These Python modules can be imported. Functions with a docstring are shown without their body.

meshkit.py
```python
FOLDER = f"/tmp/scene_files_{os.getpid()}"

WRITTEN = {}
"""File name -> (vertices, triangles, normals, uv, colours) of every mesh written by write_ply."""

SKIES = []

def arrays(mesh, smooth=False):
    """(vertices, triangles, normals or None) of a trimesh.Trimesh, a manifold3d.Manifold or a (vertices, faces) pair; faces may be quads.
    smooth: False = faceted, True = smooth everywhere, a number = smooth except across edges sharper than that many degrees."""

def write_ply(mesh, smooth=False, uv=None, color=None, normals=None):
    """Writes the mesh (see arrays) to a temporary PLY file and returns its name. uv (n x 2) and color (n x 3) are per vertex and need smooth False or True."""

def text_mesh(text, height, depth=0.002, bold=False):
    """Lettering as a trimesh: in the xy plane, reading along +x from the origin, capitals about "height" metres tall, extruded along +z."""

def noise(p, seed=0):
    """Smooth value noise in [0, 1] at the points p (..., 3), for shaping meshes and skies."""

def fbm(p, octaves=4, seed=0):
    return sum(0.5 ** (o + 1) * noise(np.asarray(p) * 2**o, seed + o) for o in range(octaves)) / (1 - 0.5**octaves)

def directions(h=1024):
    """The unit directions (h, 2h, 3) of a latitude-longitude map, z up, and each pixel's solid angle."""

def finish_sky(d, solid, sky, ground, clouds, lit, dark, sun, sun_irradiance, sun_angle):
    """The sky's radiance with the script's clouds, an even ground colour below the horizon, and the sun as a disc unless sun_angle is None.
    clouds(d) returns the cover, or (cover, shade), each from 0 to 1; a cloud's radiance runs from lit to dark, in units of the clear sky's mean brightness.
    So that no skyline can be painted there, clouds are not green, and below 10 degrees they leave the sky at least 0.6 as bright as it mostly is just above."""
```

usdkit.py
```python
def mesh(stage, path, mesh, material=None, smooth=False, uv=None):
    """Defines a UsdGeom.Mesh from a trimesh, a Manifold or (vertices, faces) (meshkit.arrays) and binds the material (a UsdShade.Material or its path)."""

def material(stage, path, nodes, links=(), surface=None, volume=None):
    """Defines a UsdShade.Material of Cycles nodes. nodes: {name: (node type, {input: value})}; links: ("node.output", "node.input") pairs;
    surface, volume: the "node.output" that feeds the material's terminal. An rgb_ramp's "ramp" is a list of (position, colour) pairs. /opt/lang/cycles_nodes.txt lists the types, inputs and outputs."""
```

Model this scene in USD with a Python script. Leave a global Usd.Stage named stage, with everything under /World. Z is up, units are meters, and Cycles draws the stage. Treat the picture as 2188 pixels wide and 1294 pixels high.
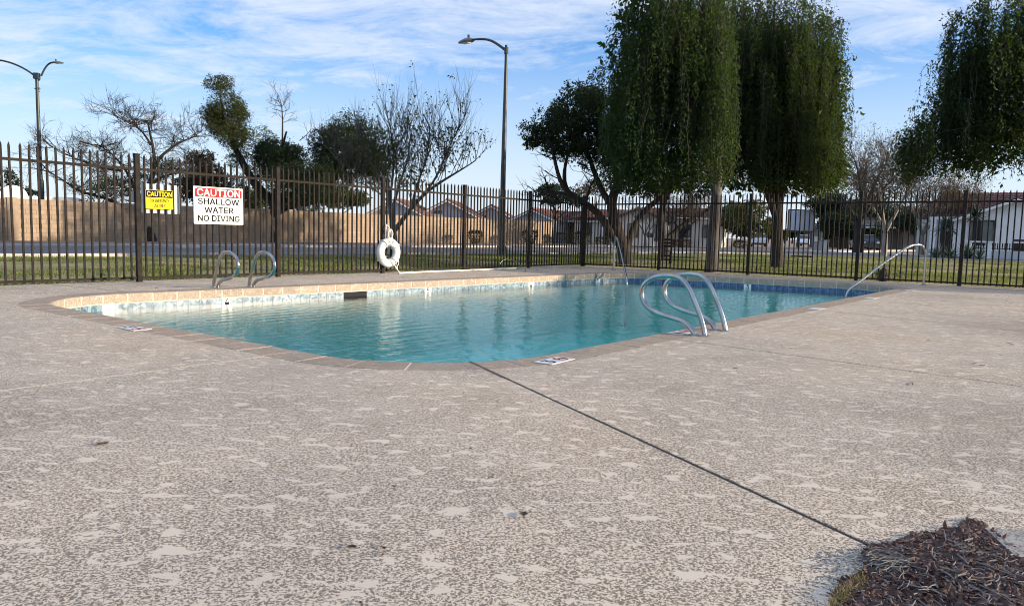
import math, random
import numpy as np, trimesh, shapely, usdkit, meshkit
from shapely.geometry import Polygon, LineString, box as sbox, Point
from shapely.ops import unary_union
from pxr import Usd, UsdGeom, UsdLux, UsdShade, Gf, Sdf, Vt

random.seed(4); rng = np.random.default_rng(4)
stage = Usd.Stage.CreateInMemory()
UsdGeom.SetStageUpAxis(stage, 'Z'); UsdGeom.SetStageMetersPerUnit(stage, 1.0)
UsdGeom.Xform.Define(stage, '/World'); UsdGeom.Scope.Define(stage, '/World/Looks')

# ------------------------------------------------------------------ camera
FPX, PITCH, ROLL, CAMZ, PW, PH = 1613.7, 0.09204, 0.02251, 0.865, 2188.0, 1294.0
FW = np.array([0, math.cos(PITCH), -math.sin(PITCH)])
_r0, _u0 = np.array([1, 0, 0.]), np.array([0, math.sin(PITCH), math.cos(PITCH)])
RT = math.cos(ROLL) * _r0 + math.sin(ROLL) * _u0
UP = -math.sin(ROLL) * _r0 + math.cos(ROLL) * _u0
EYE = np.array([0, 0, CAMZ])
cam = UsdGeom.Camera.Define(stage, '/World/camera')
cam.AddTransformOp().Set(Gf.Matrix4d(*RT, 0, *UP, 0, *(-FW), 0, *EYE, 1))
cam.CreateHorizontalApertureAttr(36.0); cam.CreateVerticalApertureAttr(36.0 * PH / PW)
cam.CreateFocalLengthAttr(36.0 * FPX / PW)
cam.CreateClippingRangeAttr(Gf.Vec2f(0.05, 20000))
EXPOSURE = 0.92
cam.CreateExposureAttr(EXPOSURE)

# ------------------------------------------------------------------ sky and sun
SUN_ELEV, SUN_XY = math.radians(10.5), (0.972, -0.235)
sun_dir = np.array([SUN_XY[0] * math.cos(SUN_ELEV), SUN_XY[1] * math.cos(SUN_ELEV), math.sin(SUN_ELEV)])
sun_dir /= np.linalg.norm(sun_dir)
SUN_ROT = math.atan2(SUN_XY[0], SUN_XY[1])
sky_mat = usdkit.material(stage, '/World/Looks/sky_look', {
    'tc': ('texture_coordinate', {}),
    'sky': ('sky_texture', {'sky_type': 'single_scattering', 'sun_disc': False, 'sun_elevation': SUN_ELEV, 'sun_rotation': SUN_ROT,
                            'air_density': 1.0, 'aerosol_density': 0.5, 'ozone_density': 4.0}),
    'sep': ('separate_xyz', {}),
    'za': ('math', {'math_type': 'maximum', 'value2': 0.0}),
    'zb': ('math', {'math_type': 'add', 'value2': 0.16}),
    'dx': ('math', {'math_type': 'divide'}), 'dy': ('math', {'math_type': 'divide'}),
    'cv': ('combine_xyz', {'z': 0.0}),
    'mp': ('mapping', {'rotation': (0, 0, 0.25), 'scale': (2.0, 3.0, 1.0), 'location': (3.1, 1.3, 0)}),
    'n1': ('noise_texture', {'scale': 1.15, 'detail': 10.0, 'roughness': 0.70, 'distortion': 0.5}),
    'mp2': ('mapping', {'rotation': (0, 0, -0.5), 'scale': (0.5, 0.8, 1.0), 'location': (0.4, 6.3, 0)}),
    'n2': ('noise_texture', {'scale': 0.75, 'detail': 4.0, 'roughness': 0.5}),
    'mix': ('math', {'math_type': 'multiply_add', 'value2': 0.55}),
    'mm': ('math', {'math_type': 'multiply', 'value2': 0.60}),
    'rc': ('map_range', {'range_type': 'smoothstep', 'from_min': 0.40, 'from_max': 0.71, 'to_min': 0.0, 'to_max': 0.92, 'clamp': True}),
    'hz': ('map_range', {'range_type': 'smoothstep', 'from_min': 0.36, 'from_max': 0.0, 'to_min': 0.0, 'to_max': 0.86, 'clamp': True}),
    'cov': ('math', {'math_type': 'maximum'}),
    'cm': ('mix', {'color2': (2.9, 3.2, 3.7)}),
    'hs': ('hsv', {'hue': 0.510, 'saturation': 1.34, 'value': 1.0}), 'bg': ('background_shader', {'strength': 0.15}),
}, [('tc.generated', 'sep.vector'), ('sep.z', 'za.value1'), ('za.value', 'zb.value1'),
    ('sep.x', 'dx.value1'), ('zb.value', 'dx.value2'), ('sep.y', 'dy.value1'), ('zb.value', 'dy.value2'),
    ('dx.value', 'cv.x'), ('dy.value', 'cv.y'), ('cv.vector', 'mp.vector'), ('mp.vector', 'n1.vector'),
    ('cv.vector', 'mp2.vector'), ('mp2.vector', 'n2.vector'),
    ('n2.fac', 'mm.value1'), ('n1.fac', 'mix.value1'), ('mm.value', 'mix.value3'), ('mix.value', 'rc.value'),
    ('sep.z', 'hz.value'), ('rc.result', 'cov.value1'), ('hz.result', 'cov.value2'),
    ('sky.color', 'hs.color'), ('hs.color', 'cm.color1'), ('cov.value', 'cm.fac'), ('cm.color', 'bg.color')], surface='bg.background')
sky = UsdLux.DomeLight.Define(stage, '/World/sky')
UsdShade.MaterialBindingAPI.Apply(sky.GetPrim()).Bind(sky_mat)
sky.GetPrim().SetCustomDataByKey('kind', 'structure')
sun = UsdLux.DistantLight.Define(stage, '/World/sun')
sun.CreateIntensityAttr(1.15); sun.CreateAngleAttr(0.6); sun.CreateNormalizeAttr(True)
sun.CreateColorAttr(Gf.Vec3f(1.0, 0.84, 0.64))
_z = sun_dir; _x = np.cross([0, 0, 1.0], _z); _x /= np.linalg.norm(_x); _y = np.cross(_z, _x)
sun.AddTransformOp().Set(Gf.Matrix4d(*_x, 0, *_y, 0, *_z, 0, 0, 0, 0, 1))

# ------------------------------------------------------------------ frames
TH = 0.673084
D1 = np.array([math.sin(TH), math.cos(TH), 0.])     # along the long fence, away
D2 = np.array([math.cos(TH), -math.sin(TH), 0.])    # along the far fence, to the right
CORNER = np.array([1.92122, 21.01641, 0.])
ANG = math.atan2(D1[1], D1[0])
def W(u, v, z=0.0): return CORNER + D1 * u + D2 * v + np.array([0, 0, z])
def Wa(uvz):
    a = np.atleast_2d(np.asarray(uvz, float)); z = a[:, 2] if a.shape[1] > 2 else np.zeros(len(a))
    out = CORNER + a[:, :1] * D1 + a[:, 1:2] * D2; out[:, 2] = z; return out
def ray(px, py): return FW + (px - PW / 2) / FPX * RT - (py - PH / 2) / FPX * UP
def G(px, py, z=0.0):                                 # point of the plane z seen at that spot of the photograph
    d = ray(px, py); return EYE + (z - CAMZ) / d[2] * d
def UV(p): q = np.asarray(p) - CORNER; return float(q @ D1), float(q @ D2)
def AT(px, py, Y):                                    # point at distance Y
    d = ray(px, py); return EYE + Y / d[1] * d

# ------------------------------------------------------------------ scene helpers
_names = {}
def path_of(name, parent=None):
    base = (parent.GetPath().pathString if parent else '/World') + '/' + name
    n = _names.get(base, 0); _names[base] = n + 1
    return base if n == 0 else f'{base}_{n:03d}'
def tag(o, label=None, cat=None, group=None, kind=None):
    p = o.GetPrim() if hasattr(o, 'GetPrim') else o
    for k, v in (('label', label), ('category', cat), ('group', group), ('kind', kind)):
        if v: p.SetCustomDataByKey(k, v)
    return p
def thing(name, label=None, cat=None, loc=(0, 0, 0), rz=0.0, group=None, kind=None):
    x = UsdGeom.Xform.Define(stage, path_of(name))
    x.AddTranslateOp().Set(Gf.Vec3d(*map(float, loc)))
    if rz: x.AddRotateZOp().Set(math.degrees(rz))
    return tag(x, label, cat, group, kind)
def obj(name, mesh, m, parent=None, smooth=False, **kw):
    o = usdkit.mesh(stage, path_of(name, parent), mesh, m, smooth=smooth)
    return tag(o, **kw)
def copy_of(root, loc, rz=0.0, label=None, group=None, cat=None):
    d = root.GetCustomData()
    r = thing(root.GetName(), label or d.get('label'), cat or d.get('category'), loc, rz, group or d.get('group'))
    r.GetReferences().AddInternalReference(root.GetPath()); r.SetInstanceable(True)
    return r
cat = trimesh.util.concatenate
def tm(v, f): return trimesh.Trimesh(np.asarray(v, float), np.asarray(f, int), process=False)
def box(cx, cy, cz, sx, sy, sz, rz=0.0):
    m = trimesh.creation.box((sx, sy, sz))
    if rz: m.apply_transform(trimesh.transformations.rotation_matrix(rz, [0, 0, 1]))
    m.apply_translation((cx, cy, cz)); return m
def bar(a, b, w, h=None):                             # square bar between two points
    return tube([a, b], [w * 0.7071] * 2, 4, caps=True, spin=math.pi / 4)
def tube(pts, rad, sides=8, caps=False, spin=0.0, flat=1.0):
    p = np.asarray(pts, float); n = len(p); r = np.broadcast_to(np.asarray(rad, float), (n,))
    t = np.gradient(p, axis=0); t /= np.linalg.norm(t, axis=1, keepdims=True) + 1e-12
    ref = np.array([0, 0, 1.0]) if abs(t[:, 2]).mean() < 0.9 else np.array([1.0, 0, 0])
    a = np.cross(t, ref); a /= np.linalg.norm(a, axis=1, keepdims=True) + 1e-12
    for k in range(1, n):
        if a[k] @ a[k - 1] < 0: a[k] = -a[k]
    b = np.cross(t, a); ang = np.arange(sides) * 2 * np.pi / sides + spin
    v = p[:, None] + r[:, None, None] * (np.cos(ang)[None, :, None] * a[:, None] + flat * np.sin(ang)[None, :, None] * b[:, None])
    i, j = np.meshgrid(np.arange(n - 1), np.arange(sides), indexing='ij')
    q = np.stack([i * sides + j, i * sides + (j + 1) % sides, (i + 1) * sides + (j + 1) % sides, (i + 1) * sides + j], -1).reshape(-1, 4)
    v = v.reshape(-1, 3); f = [q[:, [0, 2, 1]], q[:, [0, 3, 2]]]
    if caps:
        e = np.arange(1, sides - 1)
        f.append(np.stack([0 * e, e, e + 1], 1)); o = (n - 1) * sides
        f.append(np.stack([0 * e + o, e + 1 + o, e + o], 1))
    return tm(v, np.vstack(f))
def smooth_path(pts, n=40):
    from scipy.interpolate import CubicSpline
    p = np.asarray(pts, float); d = np.r_[0, np.cumsum(np.linalg.norm(np.diff(p, axis=0), axis=1) ** 0.5)]
    return CubicSpline(d, p)(np.linspace(0, d[-1], n))
def sheet(poly, z, uv=True):                          # flat polygon (u,v or x,y) as a mesh at height z
    parts = []
    for g in getattr(poly, 'geoms', [poly]):
        if g.is_empty or g.area < 1e-6: continue
        v, f = trimesh.creation.triangulate_polygon(g, engine='earcut')
        v3 = Wa(np.c_[v, np.full(len(v), z)]) if uv else np.c_[v, np.full(len(v), z)]
        m = tm(v3, f)
        if m.face_normals[:, 2].mean() < 0: m = tm(v3, f[:, ::-1])
        parts.append(m)
    return cat(parts)
def slab(poly, z0, z1, uv=True):
    parts = []
    for g in getattr(poly, 'geoms', [poly]):
        if g.is_empty or g.area < 1e-6: continue
        m = trimesh.creation.extrude_polygon(g, z1 - z0, engine='earcut'); v = np.array(m.vertices)
        v[:, 2] += z0; f = np.array(m.faces)
        if uv: v = Wa(v); f = f[:, ::-1]          # (u,v) is a left-handed pair on the ground
        parts.append(tm(v, f))
    return cat(parts)

# ------------------------------------------------------------------ materials
_mats = {}
def mat(name, cols, scale=6.0, rough=0.6, bump=0.0, bscale=None, detail=4.0, metallic=0.0, spec=0.5, stretch=None, distort=0.0, contrast=(0.3, 0.7), island=0.0, transl=None, bdist=0.01, coat=0.0, dist_rough=0.5):
    if name in _mats: return _mats[name]
    cols = [cols] if np.ndim(cols[0]) == 0 else list(cols)
    N = {'g': ('geometry', {}), 'p': ('principled_bsdf', {'roughness': rough, 'metallic': metallic, 'specular_ior_level': spec, 'coat_weight': coat})}
    L = []; out = 'p.BSDF'; vec = 'g.position'
    if stretch: N['mp'] = ('mapping', {'scale': stretch}); L.append(('g.position', 'mp.vector')); vec = 'mp.vector'
    if len(cols) > 1 or island:
        if len(cols) == 1: cols = cols * 2
        N['n'] = ('noise_texture', {'scale': scale, 'detail': detail, 'distortion': distort, 'roughness': dist_rough})
        N['r'] = ('rgb_ramp', {'ramp': [(x, c) for x, c in zip(np.linspace(contrast[0], contrast[1], len(cols)), cols)]})
        L += [(vec, 'n.vector')]
        if island:
            N['ma'] = ('math', {'math_type': 'multiply_add', 'value2': island, 'value3': 0.0}); N['sub'] = ('math', {'math_type': 'subtract', 'value2': 0.5})
            N['ad'] = ('math', {'math_type': 'add'})
            L += [('g.random_per_island', 'sub.value1'), ('sub.value', 'ma.value1'), ('ma.value', 'ad.value1'), ('n.fac', 'ad.value2'), ('ad.value', 'r.fac')]
        else: L += [('n.fac', 'r.fac')]
        L += [('r.color', 'p.base_color')]; src = 'r.color'
    else:
        N['p'][1]['base_color'] = cols[0]; src = None
    if bump:
        N['bn'] = ('noise_texture', {'scale': bscale or scale * 4, 'detail': 4.0}); N['b'] = ('bump', {'strength': bump, 'distance': bdist})
        L += [(vec, 'bn.vector'), ('bn.fac', 'b.height'), ('b.normal', 'p.normal')]
    if transl:
        N['t'] = ('translucent_bsdf', {'color': transl}); N['mx'] = ('mix_closure', {'fac': 0.3})
        L += [('p.BSDF', 'mx.closure1'), ('t.BSDF', 'mx.closure2')]; out = 'mx.closure'
    _mats[name] = usdkit.material(stage, '/World/Looks/' + name, N, L, surface=out)
    return _mats[name]

# lace-textured acrylic deck: smooth trowelled islands over a darker pitted ground
def deck_material(name, light, mid, dark, big=13.0, fine=122.0):
    return usdkit.material(stage, '/World/Looks/' + name, {
        'g': ('geometry', {}),
        'mp': ('mapping', {'rotation': (0, 0, 0.5), 'scale': (0.8, 1.25, 1.0)}),
        'A': ('noise_texture', {'scale': big, 'detail': 5.0, 'roughness': 0.6, 'distortion': 0.5}),
        'B': ('noise_texture', {'scale': fine, 'detail': 2.0, 'roughness': 0.55, 'distortion': 0.9}),
        'D': ('noise_texture', {'scale': 0.45, 'detail': 4.0}),
        'C': ('noise_texture', {'scale': 2.2, 'detail': 3.0}),
        'cc': ('math', {'math_type': 'multiply_add', 'value2': 0.10, 'value3': -0.05}),
        'bb': ('math', {'math_type': 'add'}),
        'isl': ('map_range', {'range_type': 'smoothstep', 'from_min': 0.572, 'from_max': 0.635, 'to_min': 0.0, 'to_max': 0.4, 'clamp': True}),
        'ab': ('math', {'math_type': 'add'}),
        'rr': ('map_range', {'range_type': 'smoothstep', 'from_min': 0.462, 'from_max': 0.535, 'to_min': 0.0, 'to_max': 1.0, 'clamp': True}),
        'c1': ('mix', {'color1': dark, 'color2': light}),
        'rd': ('rgb_ramp', {'ramp': [(0.28, (0.74, 0.72, 0.70)), (0.45, (0.93, 0.93, 0.93)), (0.55, (1.0, 0.99, 0.97)), (0.72, (0.98, 0.92, 0.84))]}),
        'mul': ('mix', {'mix_type': 'multiply', 'fac': 1.0}),
        'b': ('bump', {'strength': 0.45, 'distance': 0.003}),
        'p': ('principled_bsdf', {'roughness': 0.72, 'specular_ior_level': 0.2}),
    }, [('g.position', 'mp.vector'), ('mp.vector', 'A.vector'), ('g.position', 'B.vector'), ('g.position', 'D.vector'), ('g.position', 'C.vector'),
        ('C.fac', 'cc.value1'), ('cc.value', 'bb.value1'), ('B.fac', 'bb.value2'),
        ('A.fac', 'isl.value'), ('bb.value', 'ab.value1'), ('isl.result', 'ab.value2'), ('ab.value', 'rr.value'), ('rr.result', 'c1.fac'),
        ('D.fac', 'rd.fac'), ('c1.color', 'mul.color1'), ('rd.color', 'mul.color2'),
        ('mul.color', 'p.base_color'), ('rr.result', 'b.height'), ('b.normal', 'p.normal')], surface='p.BSDF')
DECK = deck_material('deck_acrylic', (0.70, 0.598, 0.475), None, (0.22, 0.175, 0.132))
COPING = deck_material('coping_aggregate', (0.45, 0.365, 0.28), None, (0.23, 0.182, 0.145), big=16.0, fine=120.0)
MORTAR = mat('mortar', [(0.58, 0.50, 0.40), (0.70, 0.62, 0.50)], 20, 0.85)
JOINT = mat('joint_filler', [(0.06, 0.045, 0.035), (0.11, 0.085, 0.065)], 30, 0.9)
CAULK = mat('pale_caulk', [(0.66, 0.56, 0.44), (0.74, 0.65, 0.52)], 14, 0.8)
PLASTER = mat('pool_plaster', [(0.24, 0.83, 0.77), (0.29, 0.87, 0.81)], 1.2, 0.8)
TILE_SUNLIT = mat('sunlit_tile', [(0.03, 0.065, 0.10), (0.10, 0.165, 0.21), (0.24, 0.31, 0.33)], 11, 0.35, detail=5, distort=1.5, contrast=(0.32, 0.62))  # paler copy of the blue tile: sunlight on the fence-side wall put into colour
TILE = mat('glazed_tile', [(0.015, 0.04, 0.11), (0.035, 0.09, 0.20), (0.13, 0.21, 0.29)], 13, 0.18, detail=5, distort=1.5, contrast=(0.36, 0.66))
GROUT = mat('tile_grout', [(0.55, 0.56, 0.54), (0.66, 0.66, 0.62)], 30, 0.8)
WHITE_TILE = mat('white_tile', [(0.70, 0.70, 0.66), (0.80, 0.80, 0.76)], 20, 0.25)
BLACK_INK = mat('black_ink', (0.015, 0.015, 0.015), rough=0.8, spec=0.05)
RED_INK = mat('red_ink', [(0.30, 0.016, 0.02), (0.36, 0.02, 0.025)], 9, 0.7, spec=0.15)
BLACK = mat('dark_void', (0.008, 0.008, 0.01), rough=0.9)
STEEL = mat('stainless_steel', [(0.40, 0.39, 0.37), (0.54, 0.53, 0.50)], 8, 0.2, metallic=1.0, bump=0.04, bscale=60)
IRON = mat('bronze_painted_iron', [(0.014, 0.011, 0.009), (0.030, 0.023, 0.018)], 9, 0.75, spec=0.12, bump=0.1, bscale=90, bdist=0.002)
WHITE_PAINT = mat('white_sign_paint', [(0.53, 0.54, 0.52), (0.63, 0.63, 0.61)], 5, 0.7, spec=0.15)
YELLOW = mat('yellow_sign_paint', [(0.64, 0.49, 0.015), (0.70, 0.55, 0.02)], 6, 0.7, spec=0.15)
FOAM = mat('white_vinyl', [(0.52, 0.52, 0.50), (0.66, 0.66, 0.65)], 9, 0.5, bump=0.15, bscale=25)
ROPE = mat('white_rope', [(0.55, 0.53, 0.48), (0.78, 0.76, 0.72)], 90, 0.9, bump=0.6, bscale=160)
ASPHALT = mat('asphalt', [(0.19, 0.178, 0.165), (0.25, 0.235, 0.22)], 0.6, 0.95, spec=0.05, bump=0.3, bscale=60)
CONCRETE = mat('concrete', [(0.34, 0.31, 0.28), (0.46, 0.42, 0.38)], 1.5, 0.85, bump=0.2, bscale=30)
DIRT = mat('dry_dirt', [(0.16, 0.11, 0.08), (0.26, 0.19, 0.14), (0.33, 0.25, 0.19)], 1.6, 0.95, bump=0.5, bscale=14, bdist=0.03)
LAWN = mat('winter_lawn', [(0.26, 0.185, 0.09), (0.22, 0.20, 0.06), (0.37, 0.30, 0.115), (0.16, 0.175, 0.043)], 0.9, 0.9, bump=0.9, bscale=38, bdist=0.03, detail=7, dist_rough=0.65)
BLADE = mat('grass_blade', [(0.10, 0.135, 0.024), (0.21, 0.22, 0.045), (0.40, 0.32, 0.125), (0.23, 0.225, 0.06)], 0.8, 0.7, island=0.35, transl=(0.24, 0.28, 0.05))
BLOCK = mat('tan_block', [(0.28, 0.205, 0.14), (0.42, 0.31, 0.215)], 2.4, 0.9, bump=0.35, bscale=35, island=0.35)
WALL_JOINT = mat('block_mortar', [(0.15, 0.11, 0.08), (0.2, 0.15, 0.11)], 6, 0.95)
STUCCO_W = mat('white_stucco', [(0.72, 0.72, 0.70), (0.80, 0.80, 0.78)], 1.5, 0.85, bump=0.25, bscale=28)
STUCCO_T = mat('cream_stucco', [(0.52, 0.47, 0.40), (0.62, 0.57, 0.49)], 1.2, 0.85, bump=0.25, bscale=28)
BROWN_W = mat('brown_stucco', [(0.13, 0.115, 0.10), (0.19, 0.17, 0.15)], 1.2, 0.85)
STUCCO_G = mat('grey_stucco', [(0.44, 0.45, 0.46), (0.54, 0.55, 0.56)], 1.2, 0.85, bump=0.25, bscale=28)
ROOF_TILE = mat('clay_roof_tile', [(0.14, 0.06, 0.045), (0.22, 0.10, 0.078), (0.31, 0.18, 0.145)], 3.4, 0.75, bump=0.2, island=0.25)
GREY_ROOF = mat('grey_roof_tile', [(0.20, 0.19, 0.19), (0.30, 0.27, 0.25)], 3, 0.8)
FASCIA = mat('dark_fascia', [(0.035, 0.028, 0.025), (0.06, 0.05, 0.045)], 4, 0.6)
LAMP = mat('dark_green_steel', [(0.018, 0.025, 0.025), (0.035, 0.042, 0.042)], 3, 0.45)
LAMP_HEAD = mat('lamp_head_grey', [(0.10, 0.11, 0.11), (0.16, 0.17, 0.17)], 5, 0.4)
BARK_D = mat('dark_bark', [(0.012, 0.009, 0.007), (0.036, 0.027, 0.021)], 9, 0.9, bump=0.8, bscale=26, bdist=0.03, stretch=(1, 1, 0.25))
BARK_G = mat('grey_bark', [(0.045, 0.039, 0.034), (0.12, 0.105, 0.09)], 8, 0.9, bump=0.8, bscale=22, bdist=0.03, stretch=(1, 1, 0.22))
BARK_P = mat('pale_bark', [(0.16, 0.135, 0.11), (0.30, 0.26, 0.215)], 6, 0.9, bump=0.5, bscale=22, stretch=(1, 1, 0.25))
TWIG = mat('brown_twig', [(0.07, 0.05, 0.038), (0.14, 0.105, 0.08)], 5, 0.9)
TWIG_G = mat('grey_twig', [(0.035, 0.030, 0.026), (0.07, 0.062, 0.054)], 5, 0.9)
def leaf_mat(name, cols, transl): return mat(name, cols, 0.9, 0.55, island=0.55, transl=transl, spec=0.22, contrast=(0.2, 0.8))
L_WEEP = leaf_mat('weeping_leaf', [(0.009, 0.020, 0.006), (0.020, 0.044, 0.010), (0.045, 0.082, 0.016)], (0.10, 0.17, 0.015))
L_MESQ = leaf_mat('mesquite_leaf', [(0.012, 0.020, 0.008), (0.026, 0.042, 0.013), (0.052, 0.075, 0.02)], (0.06, 0.09, 0.015))
L_OLIVE = leaf_mat('olive_leaf', [(0.030, 0.040, 0.010), (0.065, 0.075, 0.018), (0.12, 0.115, 0.03)], (0.12, 0.13, 0.02))
L_BROWN = leaf_mat('brown_leaf', [(0.05, 0.035, 0.018), (0.085, 0.06, 0.03), (0.12, 0.09, 0.045)], (0.10, 0.07, 0.02))
L_PINE = leaf_mat('evergreen_leaf', [(0.012, 0.026, 0.014), (0.025, 0.048, 0.024), (0.05, 0.08, 0.035)], (0.04, 0.07, 0.02))
L_HEDGE = leaf_mat('hedge_leaf', [(0.016, 0.022, 0.010), (0.03, 0.04, 0.015), (0.05, 0.055, 0.02)], (0.05, 0.06, 0.01))
L_RED = leaf_mat('red_hedge_leaf', [(0.05, 0.022, 0.016), (0.09, 0.04, 0.025), (0.12, 0.06, 0.035)], (0.10, 0.04, 0.02))
L_AGAVE = mat('blue_green_blade', [(0.03, 0.06, 0.045), (0.06, 0.11, 0.085)], 5, 0.55)
GLASS_D = mat('dark_window_glass', (0.015, 0.02, 0.022), rough=0.06, spec=0.8)
BLIND = mat('window_blind', [(0.10, 0.13, 0.12), (0.16, 0.19, 0.17)], 3, 0.7)
CAR_WHITE = mat('white_car_paint', (0.72, 0.73, 0.74), rough=0.25, coat=0.6)
CAR_DARK = mat('dark_car_paint', (0.02, 0.022, 0.028), rough=0.22, coat=0.6)
RUBBER = mat('tyre_rubber', (0.015, 0.015, 0.015), rough=0.85)
CHROME = mat('wheel_alloy', (0.5, 0.5, 0.5), rough=0.3, metallic=1.0)
LENS = mat('lamp_lens', (0.65, 0.66, 0.66), rough=0.15)
RED_LENS = mat('red_lens', (0.35, 0.02, 0.02), rough=0.2)
GREY_PAINT = mat('grey_enamel', [(0.22, 0.22, 0.24), (0.28, 0.28, 0.30)], 3, 0.5)
MULCH = mat('bark_mulch', [(0.09, 0.05, 0.04), (0.21, 0.125, 0.10), (0.34, 0.25, 0.205)], 22, 0.85, island=0.7, bump=0.4, bscale=160, bdist=0.004)
TWIG_DRY = mat('dry_grey_twig', [(0.17, 0.155, 0.14), (0.32, 0.30, 0.27), (0.46, 0.43, 0.39)], 16, 0.85, island=0.5, bump=0.3, bscale=200, bdist=0.002)
STRAW = mat('dry_straw', [(0.22, 0.17, 0.06), (0.34, 0.27, 0.11), (0.12, 0.10, 0.04)], 9, 0.85, island=0.5)
DEAD_LEAF = mat('dead_leaf', [(0.035, 0.022, 0.015), (0.075, 0.05, 0.032)], 60, 0.8)
BLUE_SLAB = deck_material('grey_slab', (0.40, 0.375, 0.345), None, (0.20, 0.18, 0.16), big=9.0, fine=110.0)
BILLBOARD = mat('blank_board', [(0.62, 0.68, 0.76), (0.68, 0.73, 0.80)], 0.8, 0.6)

WATER = usdkit.material(stage, '/World/Looks/pool_water', {
    'g': ('geometry', {}), 'mp': ('mapping', {'rotation': (0, 0, 0.35), 'scale': (1.0, 1.25, 1.0)}),
    'n1': ('noise_texture', {'scale': 24.0, 'detail': 2.0, 'roughness': 0.45, 'distortion': 0.6}),
    'n2': ('noise_texture', {'scale': 50.0, 'detail': 2.0, 'roughness': 0.5, 'distortion': 0.3}),
    'm2': ('math', {'math_type': 'multiply_add', 'value2': 0.45}),
    'b': ('bump', {'strength': 1.0, 'distance': 0.0018}),
    'fr': ('fresnel', {'IOR': 1.333}), 'tr': ('transparent_bsdf', {'color': (0.60, 1.0, 0.96)}),
    'gl': ('glossy_bsdf', {'color': (1, 1, 1), 'roughness': 0.015}), 'mx': ('mix_closure', {}),
}, [('g.position', 'mp.vector'), ('mp.vector', 'n1.vector'), ('mp.vector', 'n2.vector'), ('n2.fac', 'm2.value1'), ('n1.fac', 'm2.value3'), ('m2.value', 'b.height'),
    ('b.normal', 'fr.normal'), ('b.normal', 'gl.normal'), ('fr.fac', 'mx.fac'), ('tr.BSDF', 'mx.closure1'), ('gl.BSDF', 'mx.closure2')], surface='mx.closure')

# ------------------------------------------------------------------ pool geometry (u,v)
quad = Polygon([(-14.46, 1.84), (-2.02, 2.50), (-1.18, 8.43), (-14.40, 8.44)])
pool = quad.buffer(-1.15).buffer(1.15, quad_segs=28)
ring = np.array(pool.exterior.coords)
def pool_at(s):                                       # point and outward normal at arc length s
    L = pool.exterior.length
    p = np.array([pool.exterior.interpolate(x % L).coords[0] for x in np.atleast_1d(s)])
    a = np.array([pool.exterior.interpolate((x - 0.06) % L).coords[0] for x in np.atleast_1d(s)])
    b = np.array([pool.exterior.interpolate((x + 0.06) % L).coords[0] for x in np.atleast_1d(s)])
    t = b - a; t /= np.linalg.norm(t, axis=1, keepdims=True)
    n = np.c_[t[:, 1], -t[:, 0]]
    c = np.array(pool.centroid.coords[0])
    n *= np.sign(((p - c) * n).sum(1))[:, None]
    return p, n
PLEN = pool.exterior.length
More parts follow.
